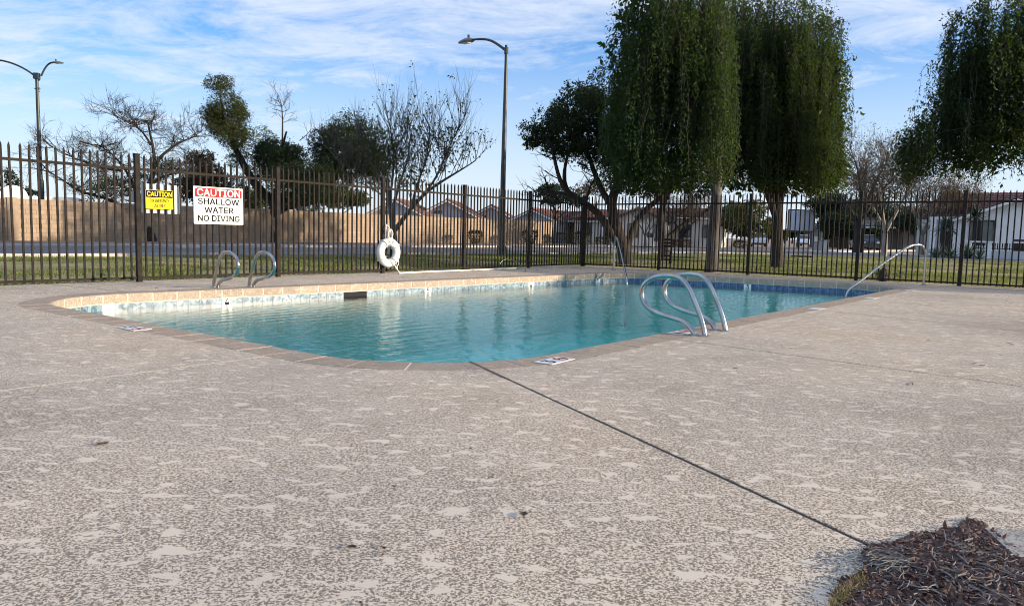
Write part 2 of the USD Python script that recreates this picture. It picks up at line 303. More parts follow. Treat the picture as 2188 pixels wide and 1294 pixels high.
def along(s0, s1, prof, k=3):                         # sweep a closed (offset, z) outline along the pool edge
    s = np.linspace(s0, s1, k); p, n = pool_at(s); prof = np.asarray(prof, float); m = len(prof)
    v = np.vstack([Wa(np.c_[p[i] + n[i] * prof[:, :1], prof[:, 1]]) for i in range(k)])
    i, j = np.meshgrid(np.arange(k - 1), np.arange(m), indexing='ij')
    q = np.stack([i * m + j, i * m + (j + 1) % m, (i + 1) * m + (j + 1) % m, (i + 1) * m + j], -1).reshape(-1, 4)
    f = [q[:, [0, 1, 2]], q[:, [0, 2, 3]]]
    e = np.arange(1, m - 1); f += [np.stack([0 * e, e + 1, e], 1), np.stack([0 * e, e, e + 1], 1) + (k - 1) * m]
    mesh = tm(v, np.vstack(f))
    if mesh.volume < 0: mesh = tm(v, np.vstack(f)[:, ::-1])
    return mesh

COPW = 0.30
cop_outer = pool.buffer(COPW, quad_segs=28)
# deck and its joints
mulch_px = [(1765, 1400), (1800, 1296), (1832, 1238), (1880, 1190), (1950, 1158), (2030, 1136), (2072, 1122), (2112, 1136), (2150, 1180), (2230, 1240), (2400, 1300), (2400, 1500), (1700, 1700)]
mulch_uv = Polygon([UV(G(*q)) for q in mulch_px]).segmentize(.05)
mulch_uv = Polygon([(x + .022 * math.sin(x * 61 + y * 17) + rng.normal(0, .005), y + .022 * math.sin(y * 47 - x * 23) + rng.normal(0, .005)) for x, y in mulch_uv.exterior.coords[:-1]]).buffer(0)
deck_all = sbox(-27, -0.22, 0.22, 17).difference(pool.buffer(COPW + 0.002, quad_segs=28)).difference(mulch_uv)
jl = lambda a, b, w: LineString([a, b]).buffer(w, cap_style=2)
joints = unary_union([jl((-13.85, 8.2), (-17.3, 14.9), 0.011), jl((-17.3, 14.9), (-18.4, 17.5), 0.011),
                      jl((-11.78, 8.6), (-12.9, 18), 0.011), jl((-7.9, 8.6), (-10.6, 18), 0.010),
                      jl((-4.6, 8.6), (-6.2, 18), 0.009), jl((-13.5, -1), (-13.06, 2.0), 0.010), jl((-8.2, -1), (-7.8, 2.3), 0.006),
                      jl((-3.0, -1), (-2.9, 2.5), 0.006), jl((0.5, 8.9), (-1.2, 8.8), 0.004),
                      jl((-15.5, 11.5), (-14.6, 13.2), 0.006)])
caulk = jl((-14.70, 7.16), (-27, 7.2), 0.006).difference(cop_outer)
deck = thing('pool_deck', kind='structure')
slabs = deck_all.difference(joints).difference(caulk)
for g in sorted(getattr(slabs, 'geoms', [slabs]), key=lambda g: -g.area):
    if g.area > 0.01: obj('deck_slab', slab(g, -0.1, 0.0), DECK, deck)
obj('joint_bed', sheet(deck_all.buffer(-0.05), -0.0035), JOINT, deck)
obj('caulk_line', slab(caulk.buffer(-0.0006), -0.012, -0.0008), CAULK, deck)
obj('joint_over_coping', slab(jl((-13.868, 8.235), (-14.15, 8.78), 0.011).difference(pool), 0.0004, 0.0022), JOINT, deck)
# greyer, darker slab beside the mulch
wp = Polygon([UV(G(*q)) for q in [(2104, 1131), (2260, 1140), (2420, 1330), (2240, 1236), (2155, 1178)]])
obj('grey_slab', slab(wp, 0.001, 0.006), BLUE_SLAB, deck)

# coping stones, waterline tiles, basin, water
coping = thing('pool_coping', kind='structure')
obj('mortar_bed', along(0, PLEN, [(0.290, -0.002), (0.02, -0.002), (0.009, -0.008), (0.003, -0.02), (0.003, -0.112), (0.298, -0.112)], 260), MORTAR, coping)
nb = int(round(PLEN / 0.312)); bl = PLEN / nb
prof = [(0.2995, 0.0008), (0.022, 0.0008), (0.007, -0.004), (0.0, -0.018), (0.0, -0.102), (0.008, -0.118), (0.20, -0.118), (0.299, -0.07)]
for i in range(nb):
    w0 = i * bl + 0.007; obj('coping_stone', along(w0, (i + 1) * bl - 0.007, [(a, b + (random.random() - .5) * 0.0025) for a, b in prof], 4), COPING, coping)
basin = thing('pool_basin', kind='structure')
WATER_Z = -0.202
floor_poly = pool.buffer(0.024)
fr = np.array(floor_poly.exterior.coords)[:-1]; nf = len(fr)
vb = np.vstack([Wa(np.c_[fr, np.full(nf, z)]) for z in (-0.115, -0.9, -1.25)])
inner = Wa(np.c_[np.array(floor_poly.buffer(-0.5).exterior.coords)[:-1][:0].reshape(0, 2), np.zeros(0)])
qf = []
for k in range(2):
    a = np.arange(nf); b = (a + 1) % nf; o = k * nf
    qf += [np.stack([a + o, b + o, b + o + nf], 1), np.stack([a + o, b + o + nf, a + o + nf], 1)]
obj('basin_wall', tm(vb, np.vstack(qf)), PLASTER, basin)
obj('basin_floor', sheet(floor_poly.buffer(0.01), -1.25), PLASTER, basin)
obj('grout_bed', along(0, PLEN, [(0.05, -0.121), (0.0215, -0.121), (0.0215, -0.29), (0.05, -0.29)], 260), GROUT, basin)
for du in (0.35, 0.7, 1.05):                          # steps into the shallow far end
    pass
nt = int(round(PLEN / 0.156)); tl = PLEN / nt
def s_of(px, py, z): return pool.exterior.project(Point(*UV(G(px, py, z))))
marks = [(221, 658, '3'), (484, 643, '4'), (916, 620, '5'), (1117, 607, '4'), (1272, 599, '3'), (1603, 612, '3')]
mk = {int(s_of(x, y, -0.17) / tl): t for x, y, t in marks}
skim = [int(s_of(x, 628, -0.17) / tl) for x in (728, 745, 760, 770)]
tp = [(0.03, -0.124), (0.0185, -0.124), (0.0175, -0.128), (0.0175, -0.268), (0.0185, -0.272), (0.03, -0.272)]
for i in range(nt):
    if i in skim: continue
    t = mk.get(i)
    obj('depth_tile' if t else 'tile', along(i * tl + 0.0025, (i + 1) * tl - 0.0025, [(a - (0.001 if t else 0), b) for a, b in tp], 2), WHITE_TILE if t else (TILE_SUNLIT if pool_at([(i + .5) * tl])[0][0][1] < 2.75 else TILE), basin)
    if t:
        p, n = pool_at([(i + .5) * tl]); tw = Wa(p)[0]
        m = meshkit.text_mesh(t, 0.085, 0.0015, bold=True); c = m.bounds.mean(0); m.apply_translation((-c[0], -c[1], 0))
        nn = D1 * -n[0][0] + D2 * -n[0][1]; side = np.cross([0, 0, 1.], nn)
        T = np.eye(4); T[:3, 0] = side; T[:3, 1] = [0, 0, 1]; T[:3, 2] = nn; T[:3, 3] = tw + nn * (-0.0163) + [0, 0, -0.172]
        m.apply_transform(T); obj('depth_figure', m, BLACK_INK, basin)
if skim:
    a, b = min(skim) * tl, (max(skim) + 1) * tl
    obj('skimmer_mouth', along(a + .004, b - .004, [(0.04, -0.128), (0.021, -0.128), (0.021, -0.268), (0.04, -0.268)], 3), BLACK, basin)
GS = 0.026
xx = np.arange(-14.7, -0.9, GS); yy = np.arange(1.6, 8.65, GS)
X, Y = np.meshgrid(xx, yy, indexing='ij'); n1, n2 = X.shape
r_ = np.random.default_rng(77); wz = np.zeros_like(X)
for k in range(46):                                   # light wind ripples, many short crossing waves
    lam = 0.085 * (3.2 ** r_.random()); th_ = 0.9 + r_.normal(0, .75); kx, ky = 2 * np.pi / lam * math.cos(th_), 2 * np.pi / lam * math.sin(th_)
    wz += 0.0090 * lam / (2 * np.pi) * np.sin(kx * X + ky * Y + r_.uniform(0, 6.28) + 1.2 * np.sin(.9 * X + k) + 1.1 * np.cos(1.1 * Y - k))
wz *= .45 + 1.1 * meshkit.fbm(np.stack([X * .45, Y * .45, 0 * X], -1), 2, 7)
wz += WATER_Z
wv = Wa(np.c_[X.ravel(), Y.ravel(), wz.ravel()])
ii, jj = np.meshgrid(np.arange(n1 - 1), np.arange(n2 - 1), indexing='ij')
keep = shapely.contains_xy(pool.buffer(0.08), X[:-1, :-1] + GS / 2, Y[:-1, :-1] + GS / 2)
ii, jj = ii[keep], jj[keep]
q = np.stack([ii * n2 + jj, ii * n2 + jj + 1, (ii + 1) * n2 + jj + 1, (ii + 1) * n2 + jj], 1)
water = tm(wv, np.vstack([q[:, [0, 1, 2]], q[:, [0, 2, 3]]]))
water.update_faces(np.ones(len(water.faces), bool)); water.remove_unreferenced_vertices()
if water.face_normals[:, 2].mean() < 0: water = tm(water.vertices, np.array(water.faces)[:, ::-1])
obj('water', water, WATER, smooth=True, kind='structure')

# ------------------------------------------------------------------ ground, lawn, road
hole = pool.buffer(0.2)
big = Point(0, 0).buffer(2500, quad_segs=24)
obj('ground', sheet(big.difference(hole), -0.10), DIRT, kind='structure')
near_edge = [(-60, -11.6), (-12, -10.7), (-4, -10.0), (5, -8.4), (14, -7.6), (22, -7.0)]
corner_arc = [(24.5, -5.9), (26.3, -4.0), (27.3, -1.0), (27.9, 3.0), (27.6, 8), (26.5, 16), (25, 40)]
edge = near_edge + corner_arc
lawn_poly = Polygon(edge + [(25, 60), (-60, 60)]).difference(sbox(-27.2, -0.22, 0.22, 61)).difference(sbox(-60, 17, 0.22, 61))
far_edge = [(-60, -18.8), (20, -18.8), (34, -18.6), (36, -18.2)]
road_poly = Polygon([(-60, -11.75)] + edge[1:-1] + [(25, 60), (37.5, 60), (36.8, 10), (36.2, 2.5), (36.6, -2), (38, -5), (42, -7), (160, -7), (160, -18.8), (-60, -18.8)]).difference(lawn_poly)
obj('road', sheet(road_poly, -0.045), ASPHALT, kind='structure')
# lawn as a gently uneven grid so that light rakes over it
def lawn_mesh(poly, step):
    x0, y0, x1, y1 = poly.bounds
    pts = [np.array(poly.segmentize(step * 1.5).exterior.coords)[:-1]]
    gx, gy = np.meshgrid(np.arange(x0, x1, step), np.arange(y0, y1, step)); g = np.c_[gx.ravel(), gy.ravel()]
    g += (rng.random(g.shape) - .5) * step * .6
    g = g[shapely.contains_xy(poly.buffer(-step * .4), g[:, 0], g[:, 1])]
    from scipy.spatial import Delaunay
    p = np.vstack(pts + [g]); d = Delaunay(p); c = p[d.simplices].mean(1)
    f = d.simplices[shapely.contains_xy(poly, c[:, 0], c[:, 1])]
    z = -0.035 + 0.045 * (meshkit.fbm(np.c_[p * 0.8, np.zeros(len(p))], 3, 3) - .5) * np.clip(shapely.distance(poly.exterior, shapely.points(p)) / .6, 0, 1)
    v = Wa(np.c_[p, z]); m = tm(v, f)
    up = m.face_normals[:, 2] < 0; f = f.copy(); f[up] = f[up][:, ::-1]
    return tm(v, f), p, z
view_lawn = lawn_poly.intersection(sbox(-26, -14, 29, 22))
view_lawn = max(getattr(view_lawn, 'geoms', [view_lawn]), key=lambda g: g.area)
lm, _, _ = lawn_mesh(view_lawn, 0.35)
lawn = thing('lawn', kind='structure')
obj('lawn_turf', lm, LAWN, lawn, smooth=True)
obj('lawn_beyond', sheet(lawn_poly.difference(view_lawn), -0.04), LAWN, lawn)
# kerb and pavements
kerb_line = LineString(edge)
obj('kerb', slab(kerb_line.buffer(0.09, cap_style=2), -0.09, 0.055), CONCRETE, kind='structure')
obj('far_kerb', slab(LineString([(-60, -18.95), (33, -18.95), (35, -19.6), (36, -21)]).buffer(0.09, cap_style=2), -0.09, 0.06), CONCRETE, kind='structure')
obj('far_pavement', slab(Polygon([(-60, -19.05), (32.8, -19.05), (34.8, -19.7), (35.8, -21), (35.8, -22), (34, -20.9), (-60, -20.9)]), -0.09, 0.05), CONCRETE, kind='structure')
obj('wall_verge', slab(sbox(-60, -25.7, 34, -20.91), -0.09, 0.06), DIRT, kind='structure')
obj('cross_street_kerb', slab(LineString([(37.6, 60), (36.9, 10), (36.3, 2.5), (36.7, -2), (38.1, -5.1), (42, -7.1), (150, -7.1)]).buffer(0.1, cap_style=2), -0.09, 0.06), CONCRETE, kind='structure')
obj('cross_street_pavement', slab(LineString([(38.5, 60), (37.8, 10), (37.2, 2.5), (37.6, -1.6), (38.8, -4.3), (42.2, -6.1), (150, -6.1)]).buffer(0.8, cap_style=2), -0.09, 0.05), CONCRETE, kind='structure')
# grass blades, thick near the fence
def blades(poly, n, h, seed):
    r = np.random.default_rng(seed); x0, y0, x1, y1 = poly.bounds
    p = np.c_[r.uniform(x0, x1, n), r.uniform(y0, y1, n)]
    p = p[shapely.contains_xy(poly, p[:, 0], p[:, 1])]
    dens = meshkit.fbm(np.c_[p * 0.55, np.zeros(len(p))], 3, 11); p = p[dens > 0.36 + 0.18 * r.random(len(p))]
    n = len(p); a = r.uniform(0, 2 * np.pi, n); hh = h * r.uniform(.5, 1.5, n)
    w = Wa(np.c_[p, np.full(n, -0.045)]); s = np.c_[np.cos(a), np.sin(a), 0 * a] * (0.0045 + 0.2 * hh[:, None] * .5)
    lean = np.c_[r.normal(0, .5, (n, 2)) * hh[:, None], hh]
    v = np.stack([w - s, w + s, w + lean], 1).reshape(-1, 3)
    return tm(v, np.arange(3 * n).reshape(-1, 3))
bl1 = view_lawn.intersection(sbox(-16, -10.8, 12, -0.25)); bl2 = view_lawn.intersection(sbox(0.25, -9, 14, 12))
far_bl = view_lawn.intersection(sbox(12, -9, 28, 12))
obj('grass', cat([blades(bl1, 90000, .055, 1), blades(bl2, 70000, .055, 2), blades(far_bl, 30000, .08, 3)]), BLADE, label='short patchy winter grass of the lawn beyond the fence', cat='grass', kind='stuff')

# ------------------------------------------------------------------ fences
def fence(name, label, origin, direction, posts, counts, end_z=0.0):
    t = thing(name, label, 'fence')
    P = lambda s, z, o=0.0: origin + direction * s + np.array([0, 0, z]) + np.cross(direction, [0, 0, 1.]) * o
    rz = math.atan2(direction[1], direction[0])
    lo, hi = min(posts), max(posts)
    for z, h in ((1.697, .038), (0.062, .034)):
        c = P((lo + hi) / 2, z); obj('rail', box(*c, hi - lo, .034, h, rz), IRON, t)
    for s in posts:
        c = P(s, .955); m = box(*c, .068, .068, 1.91, rz); cap = box(*P(s, 1.918), .082, .082, .016, rz)
        obj('post', cat([m, cap]), IRON, t)
    for (a, b), n in zip(zip(posts[:-1], posts[1:]), counts):
        for k in range(n):
            s = a + (b - a) * (k + 1) / (n + 1) + random.gauss(0, .002); lean = random.gauss(0, .0015)
            hw = .0125; T = []
            for z, w, o in ((.035, hw, 0), (1.865, hw, lean), (1.885, hw * .9, lean), (1.925, .002, lean)):
                for du, dv in ((-1, -1), (1, -1), (1, 1), (-1, 1)):
                    T.append(P(s + o * 3, z, 0) + direction * du * w + np.cross(direction, [0, 0, 1.]) * dv * w)
            f = []
            for r_ in range(3):
                for c_ in range(4):
                    a_, b_ = r_ * 4 + c_, r_ * 4 + (c_ + 1) % 4
                    f += [[a_, b_, b_ + 4], [a_, b_ + 4, a_ + 4]]
            f += [[12, 13, 14], [12, 14, 15]]
            m = tm(T, f)
            if m.volume < 0: m = tm(T, np.array(f)[:, ::-1])
            obj('picket', m, IRON, t)
    return t
PL = 2.44
fence('iron_fence', 'dark bronze picket fence carrying the caution signs and the white ring', W(0, 0), -D1, [PL * k for k in range(9)], [21] * 8)
fence('iron_fence', 'black picket fence across the far end of the pool before the lawn', W(0, 0), D2, [0.07, 2.37, 4.73, 7.17, 9.14, 11.5, 13.87], [21, 21, 22, 17, 21, 21])

# ------------------------------------------------------------------ signs on the fence
def on_fence(m, u, z, v):                             # mesh drawn in (x right, y up, z toward the pool) set on the long fence
    T = np.eye(4); T[:3, 0] = D1; T[:3, 1] = [0, 0, 1]; T[:3, 2] = D2; T[:3, 3] = W(u, v, z); m = m.copy(); m.apply_transform(T); return m
def words(text, h, w=None, bold=True, depth=.0015):
    m = meshkit.text_mesh(text, h, depth, bold); c = m.bounds; m.apply_translation(-c.mean(0) + [0, 0, depth / 2])
    if w: m.apply_scale([w / (c[1][0] - c[0][0]), 1, 1])
    return m
def rbox(w, h, d, r=.012):
    return trimesh.creation.extrude_polygon(sbox(-w / 2 + r, -h / 2 + r, w / 2 - r, h / 2 - r).buffer(r), d, engine='earcut')
sg = thing('warning_sign', 'large white and red CAUTION SHALLOW WATER NO DIVING sign wired to the pickets', 'sign')
cu, cz = -10.89, 1.201
obj('board', on_fence(rbox(.875, .602, .006), cu, cz, .024), WHITE_PAINT, sg)
obj('red_panel', on_fence(rbox(.825, .142, .0012, .004), cu, cz + .208, .0302), RED_INK, sg)
obj('heading', on_fence(words('CAUTION', .108, .76), cu, cz + .208, .0318), WHITE_PAINT, sg)
for txt, dz, w in (('SHALLOW', .066, .73), ('WATER', -.072, .51), ('NO DIVING', -.205, .74)):
    obj('lettering', on_fence(words(txt, .092, w), cu, cz + dz, .0304), BLACK_INK, sg)
for bx_ in (-.4, .4):
    for bz_ in (-.27, .27): obj('bolt', on_fence(trimesh.creation.cylinder(.009, .006, sections=10), cu + bx_, cz + bz_, .0315), STEEL, sg)
sg = thing('warning_sign', 'small yellow and black CAUTION FOR EMERGENCY USE ONLY sign beside the fence post', 'sign')
cu, cz = -11.878, 1.256
obj('board', on_fence(rbox(.425, .288, .006, .008), cu, cz, .024), YELLOW, sg)
obj('black_panel', on_fence(rbox(.415, .108, .0012, .004), cu, cz + .084, .0302), BLACK_INK, sg)
obj('heading', on_fence(words('CAUTION', .068, .385), cu, cz + .084, .0316), YELLOW, sg)
obj('lettering', on_fence(words('FOR EMERGENCY', .048, .30), cu, cz - .018, .0304), BLACK_INK, sg)
obj('lettering', on_fence(words('USE ONLY', .048, .18), cu, cz - .092, .0304), BLACK_INK, sg)
bx = thing('backing_board', 'white plastic box mounted behind the pickets under the yellow sign', 'box')
obj('panel', on_fence(rbox(.535, .445, .05, .01), -11.84, 1.268, -.075), WHITE_PAINT, bx)
obj('rim', on_fence(rbox(.03, .43, .09, .006), -11.54, 1.262, -.13), WHITE_PAINT, bx)
obj('bracket', on_fence(rbox(.09, .16, .02, .02), -12.235, 1.28, -.075), WHITE_PAINT, bx)

# ------------------------------------------------------------------ life ring, rope, pole
lr = thing('life_ring', 'white ring buoy hung by its rope on the dark fence', 'life ring')
def torus(R, r, n=56, k=18, flat=1.0):
    a = np.arange(n) * 2 * np.pi / n; b = np.arange(k) * 2 * np.pi / k; A, B = np.meshgrid(a, b, indexing='ij')
    v = np.stack([(R + r * np.cos(B)) * np.cos(A), (R + r * np.cos(B)) * np.sin(A), flat * r * np.sin(B)], -1).reshape(-1, 3)
    i, j = np.meshgrid(np.arange(n), np.arange(k), indexing='ij')
    q = np.stack([i * k + j, ((i + 1) % n) * k + j, ((i + 1) % n) * k + (j + 1) % k, i * k + (j + 1) % k], -1).reshape(-1, 4)
    return tm(v, np.vstack([q[:, [0, 1, 2]], q[:, [0, 2, 3]]]))
obj('ring', on_fence(torus(.215, .083, flat=.9), -7.26, .42, .115), FOAM, lr, smooth=True)
for a in (0.6, 2.2, 3.7, 5.3):                         # bands that hold the grab line
    c = np.array([.215 * math.cos(a), .215 * math.sin(a), 0]); e = np.array([math.cos(a), math.sin(a), 0])
    th = np.linspace(0, 2 * np.pi, 17); pts = [c + .0845 * (e * math.cos(x) + np.array([0, 0, .9]) * math.sin(x)) for x in th]
    obj('band', on_fence(tube(pts, .010, 6, flat=2.4), -7.26, .42, .115), ROPE, lr, smooth=True)
rp = thing('rescue_rope', 'knotted white rope looped over the fence and through the ring buoy', 'rope')
def rope(pts, r=.011, n=40): return on_fence(tube(smooth_path(pts, n), r, 7), -7.26, .42, .115)
obj('hanging_loop', rope([(-.02, .56, -.06), (-.05, .50, -.02), (-.05, .40, .0), (-.06, .30, .03), (-.04, .20, .10), (.0, .14, .10)]), ROPE, rp, smooth=True)
obj('hanging_loop', rope([(-.02, .56, -.06), (.04, .48, -.02), (.05, .40, .0), (.07, .30, .03), (.05, .21, .1), (.02, .14, .1)]), ROPE, rp, smooth=True)
for k in range(4):
    ph = k * 1.3
    obj('coil', rope([(-.01 + .045 * math.cos(a + ph) * (1 + .1 * k), .34 + .09 * math.sin(a + ph) + .012 * k, .03 + .012 * k) for a in np.linspace(0, 5.6, 12)], .010), ROPE, rp, smooth=True)
obj('tail', rope([(.0, -.14, .09), (.05, -.23, .10), (.12, -.30, .09), (.17, -.34, .07), (.22, -.38, .06), (.27, -.41, .06)], .011), ROPE, rp, smooth=True)
obj('tail_loop', rope([(.10, -.29, .09), (.20, -.27, .05), (.25, -.20, .03), (.24, -.12, .02), (.20, -.05, .03)], .008), ROPE, rp, smooth=True)
obj('knot', on_fence(trimesh.creation.icosphere(2, .03), -7.26 + .13, .42 - .31, .205), ROPE, rp, smooth=True)
pl = thing('rescue_pole', 'long white rescue pole lying on the deck along the fence foot', 'pole')
obj('shaft', tube([W(-7.25, .42, .02), W(-6.3, .33, .022), W(-4.6, .30, .022), W(-3.35, .31, .03)], .017, 10, True), WHITE_PAINT, pl, smooth=True)
obj('sleeve', tube([W(-5.0, .30, .024), W(-4.86, .30, .024)], .024, 10, True), GREY_PAINT, pl)
obj('hook', tube(smooth_path([W(-3.4, .31, .03), W(-3.2, .31, .05), W(-3.16, .28, .12), W(-3.3, .24, .19), W(-3.55, .20, .24), W(-3.72, .18, .20), W(-3.78, .18, .12)], 30), .005, 6), STEEL, pl, smooth=True)

# ------------------------------------------------------------------ grab rails and step rails
A_PROF = [(0.0, -0.05), (0.0, .005), (.042, .15), (.095, .267), (.16, .392), (.215, .462), (.285, .503), (.373, .514), (.475, .503), (.565, .466), (.625, .408), (.643, .350), (.632, .286), (.592, .229), (.529, .187), (.435, .157), (.316, .133), (.219, .11), (.15, .068), (.104, .01), (.095, -.05)]
def grab_rail(label, base, direc, group):
    t = thing('grab_rail', label, 'grab rail', group=group)
    P = smooth_path([base + direc * s + np.array([0, 0, z]) for s, z in A_PROF], 96)
    obj('bent_tube', tube(P, .0235, 14), STEEL, t, smooth=True)
    for s in (0.0, .102):
        pr = np.array([(0, .002), (.046, .002), (.046, .006), (.036, .013), (.024, .016)])
        m = trimesh.creation.revolve(pr, sections=24); m.apply_translation(base + direc * s); obj('anchor_collar', m, STEEL, t, smooth=30)
    return t
gA, gB = G(1506, 718), G(1550, 707)
grab_rail('nearer steel grab rail of the pair curving over the near pool edge', gA, -D2, 'grab rails at the near pool edge')
grab_rail('farther steel grab rail of the pair curving over the near pool edge', gB, -D2, 'grab rails at the near pool edge')
grab_rail('left steel grab rail of the pair below the large caution sign', G(456, 614), D2, 'grab rails at the fence side of the pool')
grab_rail('right steel grab rail of the pair below the large caution sign', G(532, 612.5), D2, 'grab rails at the fence side of the pool')
S_PROF = [(0, -.05), (0, 0.005), (0, .25), (0, .52), (.015, .66), (.08, .765), (.19, .817), (.31, .815), (.46, .785), (.77, .645), (1.264, .386), (1.70, .125), (1.93, .0), (2.05, -.075), (2.10, -.17), (2.11, -.45), (2.11, -1.2)]
def step_rail(label, base, direc, k, group=None):
    t = thing('step_rail', label, 'handrail', group=group)
    P = smooth_path([base + direc * s * k + np.array([0, 0, z]) for s, z in S_PROF], 110)
    obj('bent_tube', tube(P, .0235, 14), STEEL, t, smooth=True)
    m = trimesh.creation.revolve(np.array([(0, .002), (.058, .002), (.058, .008), (.045, .018), (.024, .022)]), sections=24); m.apply_translation(base); obj('anchor_collar', m, STEEL, t, smooth=30)
nd = lambda a, b: (D1 * a + D2 * b) / np.hypot(a, b)
step_rail('tall steel handrail sloping into the pool at its right corner', G(1973, 609), nd(-1.9, -1.0), 1.0)
step_rail('distant steel handrail dropping into the far corner of the pool', G(1311, 578), nd(-.76, .65), .86)

# ------------------------------------------------------------------ depth markers set in the coping
def flat_at(m, p, rz, z):
    T = trimesh.transformations.rotation_matrix(rz, [0, 0, 1]); T[:3, 3] = [p[0], p[1], z]; m = m.copy(); m.apply_transform(T); return m
def marker(px, py, fig, label, rz, w=.30, only_white=False):
    p = G(px, py); t = thing('depth_marker', label, 'depth marker')
    obj('tile', flat_at(trimesh.creation.extrude_polygon(sbox(-w / 2, -.075, -.003, .075), .003, engine='earcut'), p, rz, .0033), WHITE_TILE, t)
    obj('tile', flat_at(trimesh.creation.extrude_polygon(sbox(.003, -.075, w / 2, .075), .003, engine='earcut'), p, rz, .0033), WHITE_TILE, t)
    if not only_white:
        m = meshkit.text_mesh(fig, .095, .001, True); c = m.bounds.mean(0); m.apply_translation((-c[0] - w / 4, -c[1], 0)); obj('figure', flat_at(m, p, rz, .0065), BLACK_INK, t)
        rg = Point(w / 4, 0).buffer(.055).difference(Point(w / 4, 0).buffer(.044)).union(LineString([(w / 4 - .035, .035), (w / 4 + .035, -.035)]).buffer(.005))
        obj('no_diving_ring', flat_at(trimesh.creation.extrude_polygon(rg, .001, engine='earcut'), p, rz, .0065), RED_INK, t)
        dv = LineString([(w / 4 - .03, -.008), (w / 4, .01), (w / 4 + .03, -.002)]).buffer(.006).union(Point(w / 4 + .034, -.012).buffer(.009))
        obj('diver_figure', flat_at(trimesh.creation.extrude_polygon(dv, .001, engine='earcut'), p, rz, .0068), BLACK_INK, t)
marker(1185, 771, '3', 'white depth marker with black 3 nearest the camera beside the dark joint', ANG + .06)
marker(287, 702, '3', 'white depth marker in the coping at the left end of the pool', ANG - math.pi / 2)
marker(1456, 711, '4', 'white depth marker at the feet of the near grab rails', ANG)
marker(1745, 660, '4', 'bleached white depth marker on the right coping, nearest of the three blank ones', ANG, only_white=True)
marker(1862, 637, '3', 'bleached white depth marker on the right coping, middle of the three blank ones', ANG, only_white=True)
marker(1945, 620.5, '3', 'bleached white depth marker by the foot of the tall handrail', ANG, only_white=True)

# ------------------------------------------------------------------ trees
def leaf_mesh(c, size, r, droop=0.0, aspect=.42, sizevar=.35, dirs=None):
    n = len(c); s = size * (1 + sizevar * r.uniform(-1, 1, n))[:, None]
    d = r.normal(0, 1, (n, 3)) if dirs is None else dirs + r.normal(0, .62, (n, 3))
    d[:, 2] -= droop; d /= np.linalg.norm(d, axis=1, keepdims=True)
    k = r.normal(0, 1, (n, 3)); w = np.cross(d, k); w /= np.linalg.norm(w, axis=1, keepdims=True) + 1e-9
    up = np.cross(d, w)
    a = c; b = c + d * s * .45 + w * s * aspect * .5 + up * s * .08; t = c + d * s; e = c + d * s * .45 - w * s * aspect * .5 + up * s * .08
    v = np.stack([a, b, t, e], 1).reshape(-1, 3); o = np.arange(n)[:, None] * 4
    return tm(v, np.vstack([o + [0, 1, 2], o + [0, 2, 3]]))
def lump_leaves(lumps, n, size, r, droop=.3, aspect=.42, shell=.5, gap=.0, gseed=5, gscale=1.3):
    """lumps: (centre, radii) ellipsoids; leaves thicker toward each skin, thinned by a noise for gaps"""
    vol = np.array([np.prod(rd) ** .72 for _, rd in lumps]); cnt = np.maximum(1, (vol / vol.sum() * n).astype(int)); out = []
    for (c, rd), k in zip(lumps, cnt):
        d = r.normal(0, 1, (k, 3)); d /= np.linalg.norm(d, axis=1, keepdims=True)
        rr = (r.random(k) ** (1 / 3)) * (1 - shell) + shell * (1 - np.abs(r.normal(0, .16, k))); rr = np.where(r.random(k) < .14, rr * r.uniform(1.0, 1.4, k), rr)
        wob = 1 + .35 * (meshkit.fbm(d * 2.6 + np.asarray(c) * .7, 3, gseed) - .5) * 2
        out.append(np.asarray(c) + d * rr[:, None] * wob[:, None] * np.asarray(rd))
    p = np.vstack(out)
    if gap: p = p[meshkit.fbm(p * gscale, 3, gseed + 9) > gap + .08 * r.random(len(p))]
    # gather leaves round twig ends so the foliage clumps
    q = p[r.integers(0, len(p), max(8, len(p) // 16))]
    from scipy.spatial import cKDTree
    i = cKDTree(q).query(p)[1]; p = p + (q[i] - p) * r.uniform(.1, .6, (len(p), 1))
    return leaf_mesh(p, size, r, droop, aspect), p
def branch(a, b, r0, r1, r, bend=.12, k=6, sag=0.0):
    a, b = np.asarray(a, float), np.asarray(b, float); L = np.linalg.norm(b - a); t = np.linspace(0, 1, k)[:, None]
    m1, m2 = r.normal(0, bend * L, (2, 3)); p = a + (b - a) * t + m1 * t * (1 - t) * 1.6 + m2 * t * (1 - t) * (1 - 2 * t) * 2
    p[:, 2] += sag * L * (t * (1 - t))[:, 0] * 4
    return p, np.linspace(r0, r1, k)
RMIN = .006
def grow(p, d, L, rad, lvl, maxl, out, r, up=.25, spread=.7, nch=(2, 4), shrink=.68, tips=None, curl=.18, whip=1.0):
    k = 4; pts = [np.asarray(p, float)]; d = np.asarray(d, float) / np.linalg.norm(d)
    for i in range(k):
        d = d + r.normal(0, curl, 3) * .6; d[2] += up * .22; d /= np.linalg.norm(d); pts.append(pts[-1] + d * L / k)
    pts = np.array(pts); r1 = rad * (.55 if lvl < maxl else .25)
    out.append((pts, np.linspace(rad, r1, k + 1), lvl))
    if tips is not None: tips.append(pts[-1]); tips.append(pts[2])
    if lvl >= maxl: return
    for c in range(r.integers(*nch) + (1 if lvl < 2 else 0)):
        f = r.uniform(.35, 1.0); i = min(int(f * k), k - 1); q = pts[i] + (pts[i + 1] - pts[i]) * (f * k - i)
        dd = d + r.normal(0, spread, 3); dd[2] += up
        grow(q, dd, L * shrink * r.uniform(.7, 1.2) * (whip if lvl == maxl - 1 else 1), max(rad * .55 * (1 - .3 * f), RMIN), lvl + 1, maxl, out, r, up, spread, nch, shrink, tips, curl, whip)
